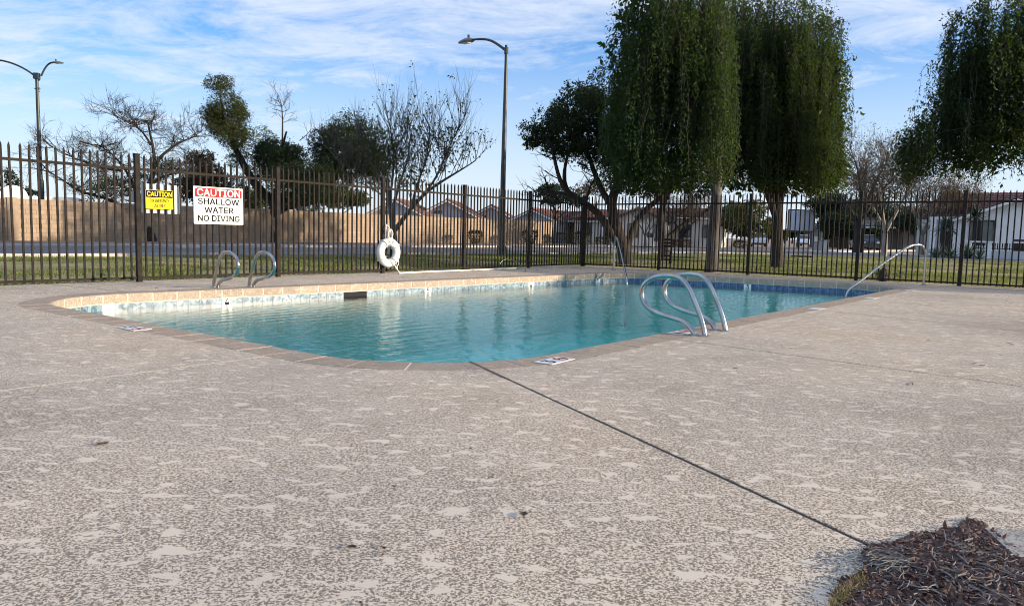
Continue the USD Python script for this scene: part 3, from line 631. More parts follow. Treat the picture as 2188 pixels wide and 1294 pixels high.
def wood(segs, big=8, small=3, thr=.03): return cat([tube(p, rr, big if rr[0] > thr else small) for p, rr, *_ in segs])
def rel(px, py, Y, base): return AT(px, py, Y) - base
def tree(name, label, base, trunk, crowns=(), bark=BARK_D, twigs=None, twig_mat=None, catg='tree', group=None):
    t = thing(name, label, catg, base, group=group)
    obj('trunk', trunk, bark, t, smooth=50)
    if twigs is not None: obj('branches', twigs, twig_mat or bark, t, kind='stuff')
    for m, ma in crowns: obj('crown', m, ma, t)
    return t

# weeping trees: limbs rise and arch, long strands hang as curtains
def weeping(label, base, seed, limbs, curtains, trunk_pts, trunk_r, n_in, lumps, bark=BARK_G, leaf=.088, step=.040):
    r = np.random.default_rng(seed); T = [tube(trunk_pts, trunk_r, 12)]
    for a, b, r0 in limbs:
        p, rr = branch(a, b, r0, r0 * .25, r, .07, 9, .12); T.append(tube(p, rr, 8))
    pts, dirs, tw = [], [], []
    for (cx, cy, ztop, rx, ry, zbot, n) in curtains:
        for _ in range(max(3, int(n / 6))):
            a = r.uniform(0, 2 * np.pi); q = r.random() ** .5; x, y = cx + rx * q * math.cos(a), cy + ry * q * math.sin(a)
            zt = ztop - (.6 * q * q) * max(rx, .6) + r.normal(0, .2); zt = max(zt, zbot + .9); zc = zbot + .8 + (zt - zbot - .8) * r.random() ** .55
            oa = a + r.normal(0, .6); tr_ = r.uniform(.07, .17); low = zbot + abs(r.normal(0, .3)); thick = r.integers(6, 15)
            if r.random() < .35: T.append(tube(branch((0, 0, r.uniform(2.0, 3.2)), (x * .9, y * .9, zc), .028, .007, r, .06, 7, .10)[0], np.linspace(.03, .006, 7), 4))
            for _k in range(thick):
                p0 = np.array([x, y, zc]) + r.normal(0, 1, 3) * [tr_, tr_, .12]; L = max(.3, min(p0[2] - low, r.uniform(.7, 2.7))); k = max(4, int(L / step)); sl = np.linspace(0, L, k)
                out = r.uniform(.03, .24) * (1.3 if zc > zt - .5 else .7); rise = r.uniform(.0, .22) * (1.6 if zc > zt - .4 else .6); e = 1 - np.exp(-sl * 3.2)
                sw = r.normal(0, .06, 2)
                P = np.c_[p0[0] + math.cos(oa) * out * e + sw[0] * sl, p0[1] + math.sin(oa) * out * e + sw[1] * sl, p0[2] + rise * np.sin(np.minimum(sl * 6, np.pi)) - sl * (1 - .5 * np.exp(-sl * 4))]
                P += r.normal(0, .034, (k, 3)); pts.append(P); dirs.append(np.tile([math.cos(oa) * .3, math.sin(oa) * .3, -.55], (k, 1)))
                if r.random() < .2: tw.append(tube(P[::max(1, k // 6)], .004, 3))
    P = np.vstack(pts); Dd = np.vstack(dirs)
    crown = leaf_mesh(P, leaf, r, .2, .36, dirs=Dd.copy())
    inner, _ = lump_leaves(lumps, n_in, leaf * 1.9, r, .6, .5, shell=.2)
    return tree('weeping_tree', label, base, cat(T), [(cat([crown, inner]), L_WEEP)], bark, cat(tw), TWIG)

# first weeping tree (its crown runs out of the top of the view)
bE = G(1495, 582); bE = W(.35, 3.65, 0) ; YE = bE[1]
def cx(px, Y, b): return (AT(px, 250, Y) - b)[0]
cur = [(cx(1352, YE, bE), -.3, 6.6, .5, .9, 2.35, 120), (cx(1385, YE, bE), .3, 7.2, .6, 1.0, 2.1, 130), (cx(1420, YE, bE), -.6, 7.5, .6, .7, 2.15, 130),
       (cx(1450, YE, bE), .8, 7.7, .6, .9, 2.2, 110), (cx(1506, YE, bE), -.75, 6.2, .36, .5, 2.05, 190), (cx(1500, YE, bE), .1, 7.3, .4, .6, 2.3, 130), (cx(1475, YE, bE), -.2, 7.5, .5, .7, 2.2, 130), (cx(1365, YE, bE), .9, 5.6, .6, .8, 2.0, 90), (cx(1335, YE, bE), .2, 6.1, .30, .6, 2.6, 80)]
lmp = [((cx(1440, YE, bE), .2, 2.5), (1.0, 1.2, .5)), ((cx(1400, YE, bE), .2, 5.4), (1.15, 1.3, 2.1)), ((cx(1370, YE, bE), .4, 3.6), (.95, 1.1, 1.3)), ((cx(1470, YE, bE), .3, 4.6), (.7, .9, 2.0))]
weeping('weeping tree with the pale grey leaning trunk closest behind the far fence', bE, 21,
        [((.03, 0, 2.0), (-1.6, -.2, 6.2), .10), ((.02, 0, 2.3), (-.5, -.5, 5.9), .09), ((.05, 0, 1.9), (-1.0, .6, 7.0), .12), ((.05, 0, 1.8), (.2, .3, 3.3), .06), ((.05, 0, 2.2), (-.4, .2, 7.2), .12)],
        cur, [(0, 0, -.1), (.0, 0, .15), (.02, .0, .8), (.06, .02, 1.6), (.05, .05, 2.4), (-.1, .1, 3.4)], [.20, .17, .15, .14, .13, .10], 6500, lmp)
# second weeping tree, broad dome
bF = G(1658, 570); YF = bF[1]
f_ = lambda px: cx(px, YF, bF)
cur = [(f_(1545), .2, 8.5, .45, .7, 2.4, 170), (f_(1572), .5, 9.0, .5, .8, 2.4, 190), (f_(1600), -.3, 8.8, .5, .6, 2.2, 120), (f_(1580), .9, 7.6, .7, .9, 2.4, 150), (f_(1562), -.2, 7.5, .5, 1.0, 2.5, 150), (f_(1595), .7, 8.0, .7, 1.0, 2.3, 150), (f_(1630), -.8, 7.9, .6, .8, 2.3, 150), (f_(1675), -.9, 8.0, .6, .8, 2.2, 160),
       (f_(1715), -.4, 8.1, .65, .9, 2.3, 170), (f_(1752), -.2, 7.5, .5, .8, 2.3, 190), (f_(1775), .3, 6.8, .34, .7, 2.5, 170), (f_(1690), .9, 8.0, .8, .9, 2.3, 120), (f_(1740), .9, 7.0, .6, .8, 2.2, 120), (f_(1645), .0, 8.2, .5, .6, 4.0, 90), (f_(1540), .3, 6.9, .4, .8, 2.6, 100), (f_(1778), .2, 3.7, .45, .6, 2.2, 110), (f_(1730), -.7, 4.6, .6, .5, 2.25, 110)]
lmp = [((f_(1600), .2, 2.75), (1.2, 1.2, .5)), ((f_(1725), .2, 2.7), (1.2, 1.2, .5)), ((f_(1620), .2, 5.4), (1.3, 1.4, 2.3)), ((f_(1715), .1, 5.2), (1.25, 1.4, 2.4)), ((f_(1560), .2, 4.8), (.8, 1.2, 2.0)), ((f_(1700), .2, 3.3), (1.7, 1.3, .7)), ((f_(1770), .2, 3.1), (.8, .9, .6))]
weeping('broad domed weeping tree whose brown trunk forks low, right of the pale leaning trunk', bF, 22,
        [((-.05, 0, 1.5), (-1.5, -.1, 6.6), .13), ((.0, 0, 1.9), (.9, -.3, 6.9), .12), ((-.05, 0, 1.45), (-.8, .5, 4.0), .11), ((.0, 0, 2.0), (1.6, .2, 5.2), .10), ((-.02, 0, 2.3), (-.1, .3, 7.6), .12), ((.0, 0, 2.0), (.4, .8, 7.0), .1)],
        cur, [(0.05, 0, -.1), (.03, 0, .2), (.0, 0, .9), (-.02, 0, 1.7), (-.02, .03, 2.6), (.05, .1, 3.6)], [.22, .18, .16, .145, .12, .09], 9500, lmp, bark=BARK_D)
# third weeping tree, cut by the right edge of the view
bG = np.array([15.6, 19.6, 0.]); YG = bG[1]
g_ = lambda px: cx(px, YG, bG)
cur = [(g_(1956), -.2, 3.95, .22, .6, 2.5, 70), (g_(1982), .2, 3.6, .22, .6, 2.4, 60), (g_(2018), .3, 5.2, .28, .7, 2.6, 60), (g_(2036), -.3, 6.7, .36, .8, 3.0, 120), (g_(2060), .4, 6.9, .6, .9, 2.4, 130), (g_(2105), -.5, 7.1, .6, .8, 2.35, 140), (g_(2150), .3, 7.4, .7, .9, 2.35, 140),
       (g_(2195), -.6, 7.6, .7, .9, 2.2, 140), (g_(2260), .2, 7.8, .9, 1.2, 2.2, 130), (g_(2340), -.3, 7.2, .9, 1.1, 2.3, 110), (g_(2400), .4, 6.2, .8, 1.0, 2.4, 80)]
lmp = [((g_(2110), .2, 4.4), (.9, 1.2, 1.7)), ((g_(2200), .1, 5.0), (1.2, 1.4, 2.2)), ((g_(2110), .1, 3.5), (1.0, 1.0, .8)), ((g_(2320), .1, 4.6), (1.1, 1.3, 2.0))]
weeping('dark weeping tree at the right edge hanging over the far fence', bG, 23,
        [((0, 0, 1.7), (-2.4, -.1, 6.2), .12), ((0, 0, 2.0), (-1.0, -.4, 7.0), .12), ((0, 0, 1.9), (1.2, .2, 6.6), .12), ((0, 0, 1.6), (-2.9, .1, 3.7), .06), ((0, 0, 2.2), (.2, .3, 7.4), .11)],
        cur, [(0, 0, -.1), (.0, 0, .2), (-.05, 0, 1.0), (-.03, .0, 2.0), (0, .05, 3.2)], [.32, .26, .23, .2, .14], 6500, lmp)

def px_lumps(lst, Y, base, r, dep=.8):
    out = []
    for (x, y, rx, ry) in lst:
        c = AT(x, y, Y) - base; s = Y / FPX
        for k in range(3):
            out.append((c + np.array([r.normal(0, .25) * rx * s, r.normal(0, dep) * rx * s, r.normal(0, .2) * ry * s]), np.array([rx * s * r.uniform(.6, .85), rx * s * .8, ry * s * r.uniform(.6, .85)])))
    return out
def px_limb(lst, Y, base, r0, r1, r, dy=0.0):
    P = np.array([AT(x, y, Y) - base for x, y in lst]); P[:, 1] += np.linspace(0, dy, len(P)); P = smooth_path(P, max(8, 3 * len(P)))
    return P, np.linspace(r0, r1, len(P))

# broad dark mesquite to the left of the weeping trees
r = np.random.default_rng(31); bD = G(1335, 562); Y = bD[1]
limbs = [px_limb([(1335, 572), (1335, 545), (1322, 500), (1312, 470), (1308, 430), (1330, 370), (1350, 300)], Y, bD, .24, .09, r),
         px_limb([(1330, 525), (1300, 490), (1270, 450), (1230, 425), (1200, 395), (1185, 350), (1170, 300)], Y, bD, .15, .035, r, -.5),
         px_limb([(1338, 530), (1352, 495), (1375, 455), (1410, 425), (1440, 390), (1450, 330)], Y, bD, .13, .04, r, .5),
         px_limb([(1308, 440), (1280, 390), (1260, 330), (1240, 270), (1225, 240)], Y, bD, .11, .03, r, .6), px_limb([(1215, 412), (1205, 370), (1215, 320), (1225, 290)], Y, bD, .08, .02, r, -.7),
         px_limb([(1252, 440), (1262, 400), (1280, 370)], Y, bD, .045, .02, r, .3), px_limb([(1230, 425), (1180, 410), (1150, 420)], Y, bD, .06, .02, r, .4)]
tw = []
for P, rr in limbs:
    for k in range(7):
        i = r.integers(len(P) // 2, len(P)); grow(P[i], np.array([r.normal(0, .8), r.normal(0, .8), .5]), .55, .022, 1, 3, tw, r, .25, .7, (2, 3), .7)
lm1, _ = lump_leaves(px_lumps([(1148, 285, 50, 34), (1210, 250, 60, 40), (1265, 205, 44, 36), (1270, 300, 70, 60), (1370, 350, 80, 60), (1150, 278, 42, 30), (1135, 300, 28, 24), (1190, 262, 52, 36), (1235, 215, 52, 40), (1260, 260, 62, 60), (1300, 230, 55, 62), (1345, 290, 70, 80), (1230, 310, 58, 44), (1400, 330, 70, 62), (1180, 318, 36, 26), (1285, 340, 60, 50), (1340, 395, 42, 26), (1455, 370, 50, 40), (1390, 250, 60, 70)], Y, bD, r), 62000, .085, r, .25, .45, .40, .33, 6, 1.5)
tree('mesquite_tree', 'dark spreading tree with low forked trunk near the fence corner', bD, wood(limbs), [(lm1, L_MESQ)], BARK_D, wood(tw), BARK_D)
# leaning limb behind the fence post
r = np.random.default_rng(32); bH = W(7.0, .2); Y = bH[1]
limbs = [px_limb([(1418, 552), (1418, 515), (1412, 470), (1420, 430), (1440, 395)], Y, bH, .17, .07, r), px_limb([(1418, 512), (1440, 497), (1470, 474), (1500, 458), (1535, 430)], Y, bH, .10, .035, r, .4), px_limb([(1428, 480), (1450, 462), (1475, 440)], Y, bH, .05, .02, r, .2)]
tw = []
for P, rr in limbs:
    for k in range(6): i = r.integers(len(P) // 2, len(P)); grow(P[i], np.array([r.normal(0, .8), r.normal(0, .6), .3]), .6, .02, 1, 3, tw, r, .1, .7, (2, 4), .7)
lmh, _ = lump_leaves(px_lumps([(1430, 390, 50, 26), (1500, 400, 55, 22), (1395, 410, 40, 18)], Y, bH, r), 5000, .10, r, .3, .45, .4, .40)
tree('mesquite_tree', 'dark trunk behind a fence post with one low limb leaning right', bH, wood(limbs), [(lmh, L_MESQ)], BARK_D, wood(tw), TWIG)

# bare young tree with upright whips behind the ring buoy
RMIN = .0045; r = np.random.default_rng(41); bC = G(845, 553); Y = bC[1]; tips = []
limbs = [px_limb([(845, 560), (842, 520), (838, 470), (832, 425), (828, 380)], Y, bC, .13, .05, r), px_limb([(843, 492), (870, 455), (905, 415), (945, 385), (985, 360), (1015, 340)], Y, bC, .075, .014, r, .4),
         px_limb([(838, 470), (850, 410), (868, 360), (880, 305)], Y, bC, .06, .012, r, -.4), px_limb([(834, 430), (815, 390), (790, 345), (770, 300)], Y, bC, .045, .01, r, .3), px_limb([(832, 425), (838, 360), (835, 305), (826, 260)], Y, bC, .045, .01, r, .6),
         px_limb([(880, 445), (895, 390), (915, 340), (930, 290)], Y, bC, .045, .01, r, -.5), px_limb([(905, 415), (940, 360), (960, 310), (978, 275)], Y, bC, .04, .01, r, .3), px_limb([(834, 440), (790, 400), (750, 380), (730, 345)], Y, bC, .03, .008, r, -.5)]
tw = []
for P, rr in limbs[1:]:
    for k in range(22):
        i = min(len(P) - 1, int(len(P) * (.3 + .72 * k / 22))); grow(P[i], np.array([r.normal(0, .6), r.normal(0, .6), 1.0]), r.uniform(.5, 1.0), .014, 1, 3, tw, r, .42, .42, (2, 4), .72, tips, .12, 1.3)
P = np.array(tips); keep = (r.random(len(P)) < np.clip(.75 - (P[:, 2] - 2.0) / 3.2, .05, .8)) & (P[:, 0] > -1.0)
lv = np.repeat(P[keep], 3, 0) + r.normal(0, .07, (keep.sum() * 3, 3))
tree('bare_tree', 'nearly leafless young tree with upright twigs behind the ring buoy', bC, wood(limbs), [(leaf_mesh(lv, .10, r, .5, .45), L_OLIVE)], BARK_G, wood(tw), TWIG_G)

# bare dark tree in front of the block wall, far left
RMIN = .0075; r = np.random.default_rng(42); bA = W(1.2, -24.9); Y = bA[1]; tips = []
limbs = [px_limb([(327, 522), (318, 495), (305, 468), (298, 440), (318, 395), (330, 350), (324, 300), (315, 258)], Y, bA, .25, .03, r), px_limb([(306, 470), (275, 450), (235, 425), (190, 412), (140, 380), (100, 365)], Y, bA, .11, .015, r, -.8),
         px_limb([(300, 445), (285, 405), (262, 365), (225, 325), (180, 305)], Y, bA, .10, .015, r, .7), px_limb([(329, 358), (350, 325), (385, 300), (412, 288)], Y, bA, .09, .015, r, .5), px_limb([(322, 310), (300, 275), (270, 258)], Y, bA, .06, .012, r, -.4),
         px_limb([(318, 395), (360, 370), (400, 360)], Y, bA, .07, .012, r, .8), px_limb([(262, 365), (220, 358), (170, 340), (130, 318)], Y, bA, .07, .012, r, -.6), px_limb([(318, 470), (290, 410), (265, 395), (235, 360)], Y, bA, .08, .012, r, -1.0)]
tw = []
for P, rr in limbs:
    for k in range(20):
        i = r.integers(len(P) // 3, len(P)); grow(P[i], np.array([r.normal(0, 1), r.normal(0, .8), .25]), r.uniform(.55, 1.1), .026, 0, 3, tw, r, .12, .7, (2, 4), .72, tips, .25)
lma, _ = lump_leaves(px_lumps([(250, 400, 60, 30), (300, 355, 42, 30), (340, 360, 40, 28), (220, 440, 40, 22), (350, 420, 40, 30)], Y, bA, r), 9000, .11, r, .3, .4, .3, .40, 8, .8)
tree('bare_tree', 'leafless dark tree arching over the block wall left of the signs', bA, wood(limbs), [(lma, L_MESQ)], BARK_D, wood(tw), BARK_D)

# tall tufted tree with dense dark clumps
r = np.random.default_rng(43); bB = W(8.4, -24.8); Y = bB[1]; tips = []
limbs = [px_limb([(578, 525), (574, 480), (580, 455), (590, 440), (560, 410), (525, 360), (500, 310), (480, 250), (470, 200)], Y, bB, .42, .05, r), px_limb([(586, 455), (610, 440), (650, 425), (690, 400), (730, 360), (760, 320)], Y, bB, .30, .05, r, .8),
         px_limb([(588, 440), (600, 390), (605, 340), (612, 300), (618, 284)], Y, bB, .12, .05, r, -.5), px_limb([(604, 330), (602, 290), (600, 240), (594, 210)], Y, bB, .07, .015, r, .4), px_limb([(690, 400), (680, 350), (690, 300)], Y, bB, .1, .02, r, .4)]
tw = []
for P, rr in limbs[3:4] + limbs[:1]:
    for k in range(12): i = r.integers(len(P) // 2, len(P)); grow(P[i], np.array([r.normal(0, 1), r.normal(0, .7), .4]), r.uniform(.6, 1.1), .022, 1, 3, tw, r, .15, .75, (2, 4), .72, tips, .25)
grow(AT(640, 300, Y) - bB, np.array([.8, 0, .4]), 1.0, .03, 1, 3, tw, r, .2, .7, (3, 5), .75, tips, .2); grow(AT(660, 320, Y) - bB, np.array([.6, .2, .5]), 1.0, .03, 1, 3, tw, r, .2, .7, (3, 5), .75, tips, .2)
tuft, _ = lump_leaves(px_lumps([(474, 185, 34, 32), (470, 225, 56, 46), (492, 262, 60, 50), (508, 300, 48, 40), (452, 250, 38, 36), (520, 262, 32, 50), (500, 335, 34, 26)], Y, bB, r, .6), 40000, .115, r, .6, .3, .2, .33, 4, .9)
dark, _ = lump_leaves(px_lumps([(575, 325, 56, 46), (745, 325, 80, 66), (700, 390, 80, 40), (800, 345, 50, 50), (560, 320, 34, 30), (590, 345, 62, 50), (625, 330, 32, 30), (560, 360, 36, 28), (690, 320, 42, 44), (740, 300, 48, 36), (770, 340, 52, 44), (720, 360, 62, 40), (800, 350, 34, 36), (650, 385, 52, 28), (700, 285, 26, 22), (690, 420, 60, 26), (610, 410, 40, 36)], Y, bB, r), 80000, .13, r, .3, .36, .35, .27, 4, .7)
tree('tufted_tree', 'tall tree with olive tuft at upper left and dense dark clumps behind the signs', bB, wood(limbs), [(tuft, L_OLIVE), (dark, L_MESQ)], BARK_D, wood(tw), TWIG)
# brown shrub tree behind the wall between them
r = np.random.default_rng(44)
def leafy(name, label, px, py, Y, lumps, n, size, lm, catg='tree', stem=.12, gap=.36, seed=1, group=None, base=None, bark=BARK_D, shell=.45):
    r = np.random.default_rng(seed); b = base if base is not None else np.array([*AT(px, py, Y)[:2], 0.0]); Yb = b[1]
    top = min(l[1] - l[3] * .3 for l in lumps); P, rr = px_limb([(px, py + 6), (px + 1, (py * 2 + top) / 3), (px - 1, (py + 2 * top) / 3)], Yb, b, stem, stem * .3, r)
    P[0, 2] = -.1
    segs = [(P, rr)] + [branch(P[len(P) // 2], c, stem * .5, stem * .12, r, .1, 6) for c, _ in px_lumps(lumps, Yb, b, r)[::3]]
    m, _ = lump_leaves(px_lumps(lumps, Yb, b, r), n, size, r, .25, .45, shell, gap, seed, 1.0 / max(.6, Yb / 45))
    return tree(name, label, b, wood(segs, 7, 4), [(m, lm)], bark, catg=catg, group=group)
leafy('brown_tree', 'round brownish tree behind the block wall above the large sign', 440, 512, W(6, -27.8)[1], [(440, 385, 56, 48), (405, 400, 36, 34), (480, 400, 42, 36), (440, 345, 34, 26), (500, 420, 30, 30)], 16000, .15, L_BROWN, seed=51, gap=.33, base=np.array([*AT(440, 512, 46.0)[:2], 0]))
leafy('evergreen_tree', 'bushy green tree showing over the block wall behind the tall clumped tree', 690, 515, 52.0, [(640, 430, 46, 26), (700, 425, 60, 28), (755, 432, 34, 24), (560, 430, 50, 30), (500, 440, 40, 26)], 14000, .18, L_OLIVE, seed=52, gap=.3)
leafy('conifer_tree', 'ragged conifer peeking over the block wall at the left edge', 30, 505, 50.0, [(22, 375, 13, 16), (15, 395, 22, 18), (40, 392, 12, 14), (45, 408, 28, 10), (10, 420, 26, 16), (62, 414, 18, 9)], 2600, .2, L_PINE, seed=53)
leafy('low_tree', 'dark green low tree behind the corner of the iron fence', 1185, 500, 62.0, [(1175, 410, 30, 16), (1205, 415, 36, 20), (1180, 430, 30, 12), (1230, 425, 26, 16)], 5000, .22, L_PINE, seed=54)
leafy('bare_hazy_tree', 'greyish sparse tree seen through the fork of the spreading tree', 1275, 500, 75.0, [(1265, 395, 30, 26), (1295, 410, 30, 24), (1240, 405, 24, 18)], 3600, .2, L_BROWN, seed=55, gap=.45)
# background on the right
leafy('leafy_tree', 'light green leafy tree across the street right of the pale leaning trunk', 1590, 528, 66.0, [(1575, 450, 40, 32), (1610, 455, 40, 34), (1595, 485, 46, 24), (1550, 470, 30, 28), (1630, 478, 26, 24)], 16000, .2, L_OLIVE, seed=61, gap=.30)
leafy('evergreen_tree', 'tall blue-green tree right of the blank board', 1762, 528, 82.0, [(1755, 450, 24, 30), (1770, 440, 32, 28), (1768, 485, 28, 26), (1745, 430, 30, 14), (1795, 445, 34, 30), (1820, 450, 30, 30)], 14000, .28, L_PINE, seed=62, gap=.38)
leafy('evergreen_tree', 'round dark tree between the blank board and the dark trunk', 1795, 526, 72.0, [(1795, 488, 36, 28), (1780, 475, 26, 24), (1815, 480, 28, 26)], 10000, .22, L_MESQ, seed=63)
leafy('evergreen_tree', 'dense dark evergreen behind the carport', 1862, 528, 84.0, [(1850, 455, 44, 34), (1885, 460, 44, 34), (1866, 488, 44, 20), (1835, 470, 30, 30), (1920, 470, 36, 30), (1862, 430, 38, 20)], 18000, .26, L_PINE, seed=64, gap=.30, stem=.3)
leafy('evergreen_tree', 'dark evergreen filling the gap left of the white gabled house', 1985, 532, 70.0, [(1970, 460, 44, 34), (2010, 455, 42, 36), (1945, 480, 34, 28), (2000, 490, 44, 22), (2035, 475, 26, 30)], 18000, .24, L_PINE, seed=65, gap=.30, stem=.25)
for i, (x, y, rx, ry, col, lab) in enumerate([(1676, 500, 10, 12, L_OLIVE, 'distant pale green tree at the street end left of the blank board'), (1692, 497, 9, 10, L_PINE, 'distant dark tree under the left half of the blank board'), (1716, 500, 12, 10, L_OLIVE, 'distant low tree under the right half of the blank board'), (1738, 496, 10, 12, L_PINE, 'distant tree beside the right edge of the blank board'), (1652, 500, 10, 12, L_PINE, 'distant tree left of the brown forked trunk'), (1640, 495, 14, 14, L_OLIVE, 'distant broad tree behind the fence post left of the forked trunk')]):
    leafy('distant_tree', lab, x, 517, 170.0, [(x, y, rx, ry)], 900, .6, col, seed=70 + i, gap=.3, stem=.25)
def bare(name, label, px, py, Y, top, spread, seed, bark, tm_, n=4, rad=.28, leafcol=None, lv_n=0, forks=()):
    r = np.random.default_rng(seed); b = np.array([*AT(px, py, Y)[:2], 0.]); tips = []; s = Y / FPX; H = (py - top) * s; ML = 4 if px > 1400 else 3
    fk = H * .22; limbs = [(np.array([(0, 0, -.1), (.02, 0, fk * .5), (0, 0, fk)]), np.array([rad * 1.25, rad, rad * .9]))]; tw = []
    for k in range(n):
        a = 2 * np.pi * k / n + r.uniform(-.3, .3); e = np.array([math.cos(a) * spread * s * .55, math.sin(a) * spread * s * .5, H * r.uniform(.62, .82)])
        p, rr = branch((0, 0, fk), e, rad * .55, rad * .1, r, .06, 8, .06); limbs.append((p, rr))
        for _ in range(12):
            i = r.integers(2, 8); grow(p[i], np.array([r.normal(0, .8), r.normal(0, .8), .9]), H * .2 * r.uniform(.7, 1.2), rad * .12, 1, ML, tw, r, .2, .6, (2, 4), .74, tips, .2)
    cr = []
    if lv_n:
        P = np.array(tips)[r.integers(0, len(tips), lv_n)] + r.normal(0, .16, (lv_n, 3)); cr = [(leaf_mesh(P, .14, r, .3, .4), leafcol)]
    tree(name, label, b, wood(limbs), cr, bark, wood(tw), tm_)
bare('bare_tree', 'tall leafless tree with thick dark trunk behind the far fence post', 1832, 541, 54.0, 300, 120, 81, BARK_D, TWIG, 5, .34, L_BROWN, 2600)
bare('bare_tree', 'leafless tree with pale forked limbs left of the tall handrail', 1888, 548, 45.0, 325, 120, 82, BARK_P, TWIG_G, 5, .16, L_BROWN, 2600)
bare('bare_tree', 'leafless tree with thin pale limbs right above the tall handrail', 1968, 540, 50.0, 345, 110, 83, BARK_P, TWIG, 4, .15, L_BROWN, 2400)
bare('bare_tree', 'brown leafless tree beside the left wall of the white gabled house', 2035, 540, 51.0, 375, 90, 84, BARK_G, TWIG, 5, .14, L_BROWN, 2800)
bare('bare_tree', 'small bare tree in front of the cream house left of the pale leaning trunk', 1378, 525, 58.0, 425, 70, 85, BARK_G, TWIG_G, 4, .1, None, 0)
bare('bare_tree', 'brown twiggy tree above the cream house roof', 1455, 520, 66.0, 395, 110, 86, BARK_D, TWIG, 5, .15, L_BROWN, 2500)
for i, (u, v, lab) in enumerate([(15.5, 14, 'unseen broad tree added beyond the right edge to shade the wall, nearest the pool'), (20.5, 14.5, 'unseen broad tree added beyond the right edge to shade the wall, middle of three'), (25.8, 14, 'unseen broad tree added beyond the right edge to shade the wall, farthest of three')]):  # trees out of view, added so the block wall falls partly into shade
    r = np.random.default_rng(300 + i); b = W(u, v); lum = [(np.array([r.normal(0, 1.9), r.normal(0, 1.9), r.uniform(4.2, 9.2)]), np.array([1.9, 1.9, 1.6]) * r.uniform(.7, 1.1)) for _ in range(16)]
    m, _ = lump_leaves(lum, 14000, .24, r, .3, .45, .4, .28, 7, .8)
    tree('added_shade_tree', lab, b, cat([tube([(0, 0, -.1), (.05, 0, 2), (0, .1, 5)], [.3, .24, .12], 9)] + [tube(*branch((0, 0, 2.5), c, .12, .03, r, .08, 7), 6) for c, _ in lum[::2]]), [(m, L_MESQ)], BARK_D)
# clipped shrubs and hedges
def shrub(name, label, px, top, bot, w, Y, lm, shape='round', seed=1, group=None, n=2600, size=.07):
    r = np.random.default_rng(seed); b = np.array([*AT(px, bot, Y)[:2], 0.02]); s = Y / FPX; H = (bot - top) * s; R = w * s / 2
    k = n; a = r.uniform(0, 2 * np.pi, k); z = r.random(k)
    if shape == 'cone': rad = R * np.clip(.25 + 1.1 * z ** .8, 0, 1.0)
    elif shape == 'box': rad = R * (1 / np.maximum(np.abs(np.cos(a)), np.abs(np.sin(a)))) ** .8 * np.where(z > .9, .96, 1)
    else: rad = R * np.sqrt(np.clip(1 - (2 * z - .9) ** 2 * .85, .05, 1))
    topf = r.random(k) < .3; q = np.where(topf, np.sqrt(r.random(k)), 1 - np.abs(r.normal(0, .12, k))); z = np.where(topf, 1 - .12 * q ** 2 if shape != 'box' else 1.0, z)
    rr = rad * q * (1 + .14 * (meshkit.fbm(np.c_[np.cos(a) * 2, np.sin(a) * 2, z * 3], 2, seed) - .5) * 2)
    if shape == 'cone': rr = np.where(topf, R * q, rr)
    P = np.c_[rr * np.cos(a), rr * np.sin(a) * (.5 if shape == 'box' else 1), z * H * (1 + .05 * r.normal(0, 1, k))]
    t = thing(name, label, 'shrub' if shape != 'box' else 'hedge', b, group=group)
    st = [tube([(0, 0, -.05), (.0, 0, H * .35), (R * .2 * math.cos(x), R * .2 * math.sin(x), H * .7)], [.035, .025, .012], 5) for x in (0, 2, 4)]
    obj('stem', cat(st), BARK_D, t); obj('foliage', leaf_mesh(P, size, r, 0, .55), lm, t)
shrub('clipped_shrub', 'clipped goblet-shaped shrub against the tan wall, left of the lamp post', 1015, 495, 523, 31, 53.5, L_HEDGE, 'cone', 91)
shrub('clipped_shrub', 'clipped goblet-shaped shrub against the tan wall, right of the lamp post', 1132, 497, 527, 34, 57.5, L_HEDGE, 'cone', 92)
shrub('clipped_hedge', 'dark boxy hedge right of the end of the tan wall', 1206, 501, 525, 38, 63.0, L_HEDGE, 'box', 93)
shrub('clipped_hedge', 'second dark boxy hedge beside the fence corner', 1246, 499, 525, 36, 63.0, L_HEDGE, 'box', 94)
shrub('clipped_hedge', 'low dark hedge under the arched opening of the cream house', 1295, 507, 524, 44, 63.0, L_HEDGE, 'box', 95)
shrub('clipped_hedge', 'reddish brown hedge under the sunlit wall of the cream house', 1456, 509, 524, 40, 62.0, L_RED, 'box', 96)
shrub('clipped_hedge', 'dark hedge just right of the pale leaning trunk', 1522, 512, 527, 34, 68.0, L_HEDGE, 'box', 97)
shrub('clipped_hedge', 'dark round hedge below the light green tree', 1580, 513, 528, 30, 68.0, L_HEDGE, 'round', 98)
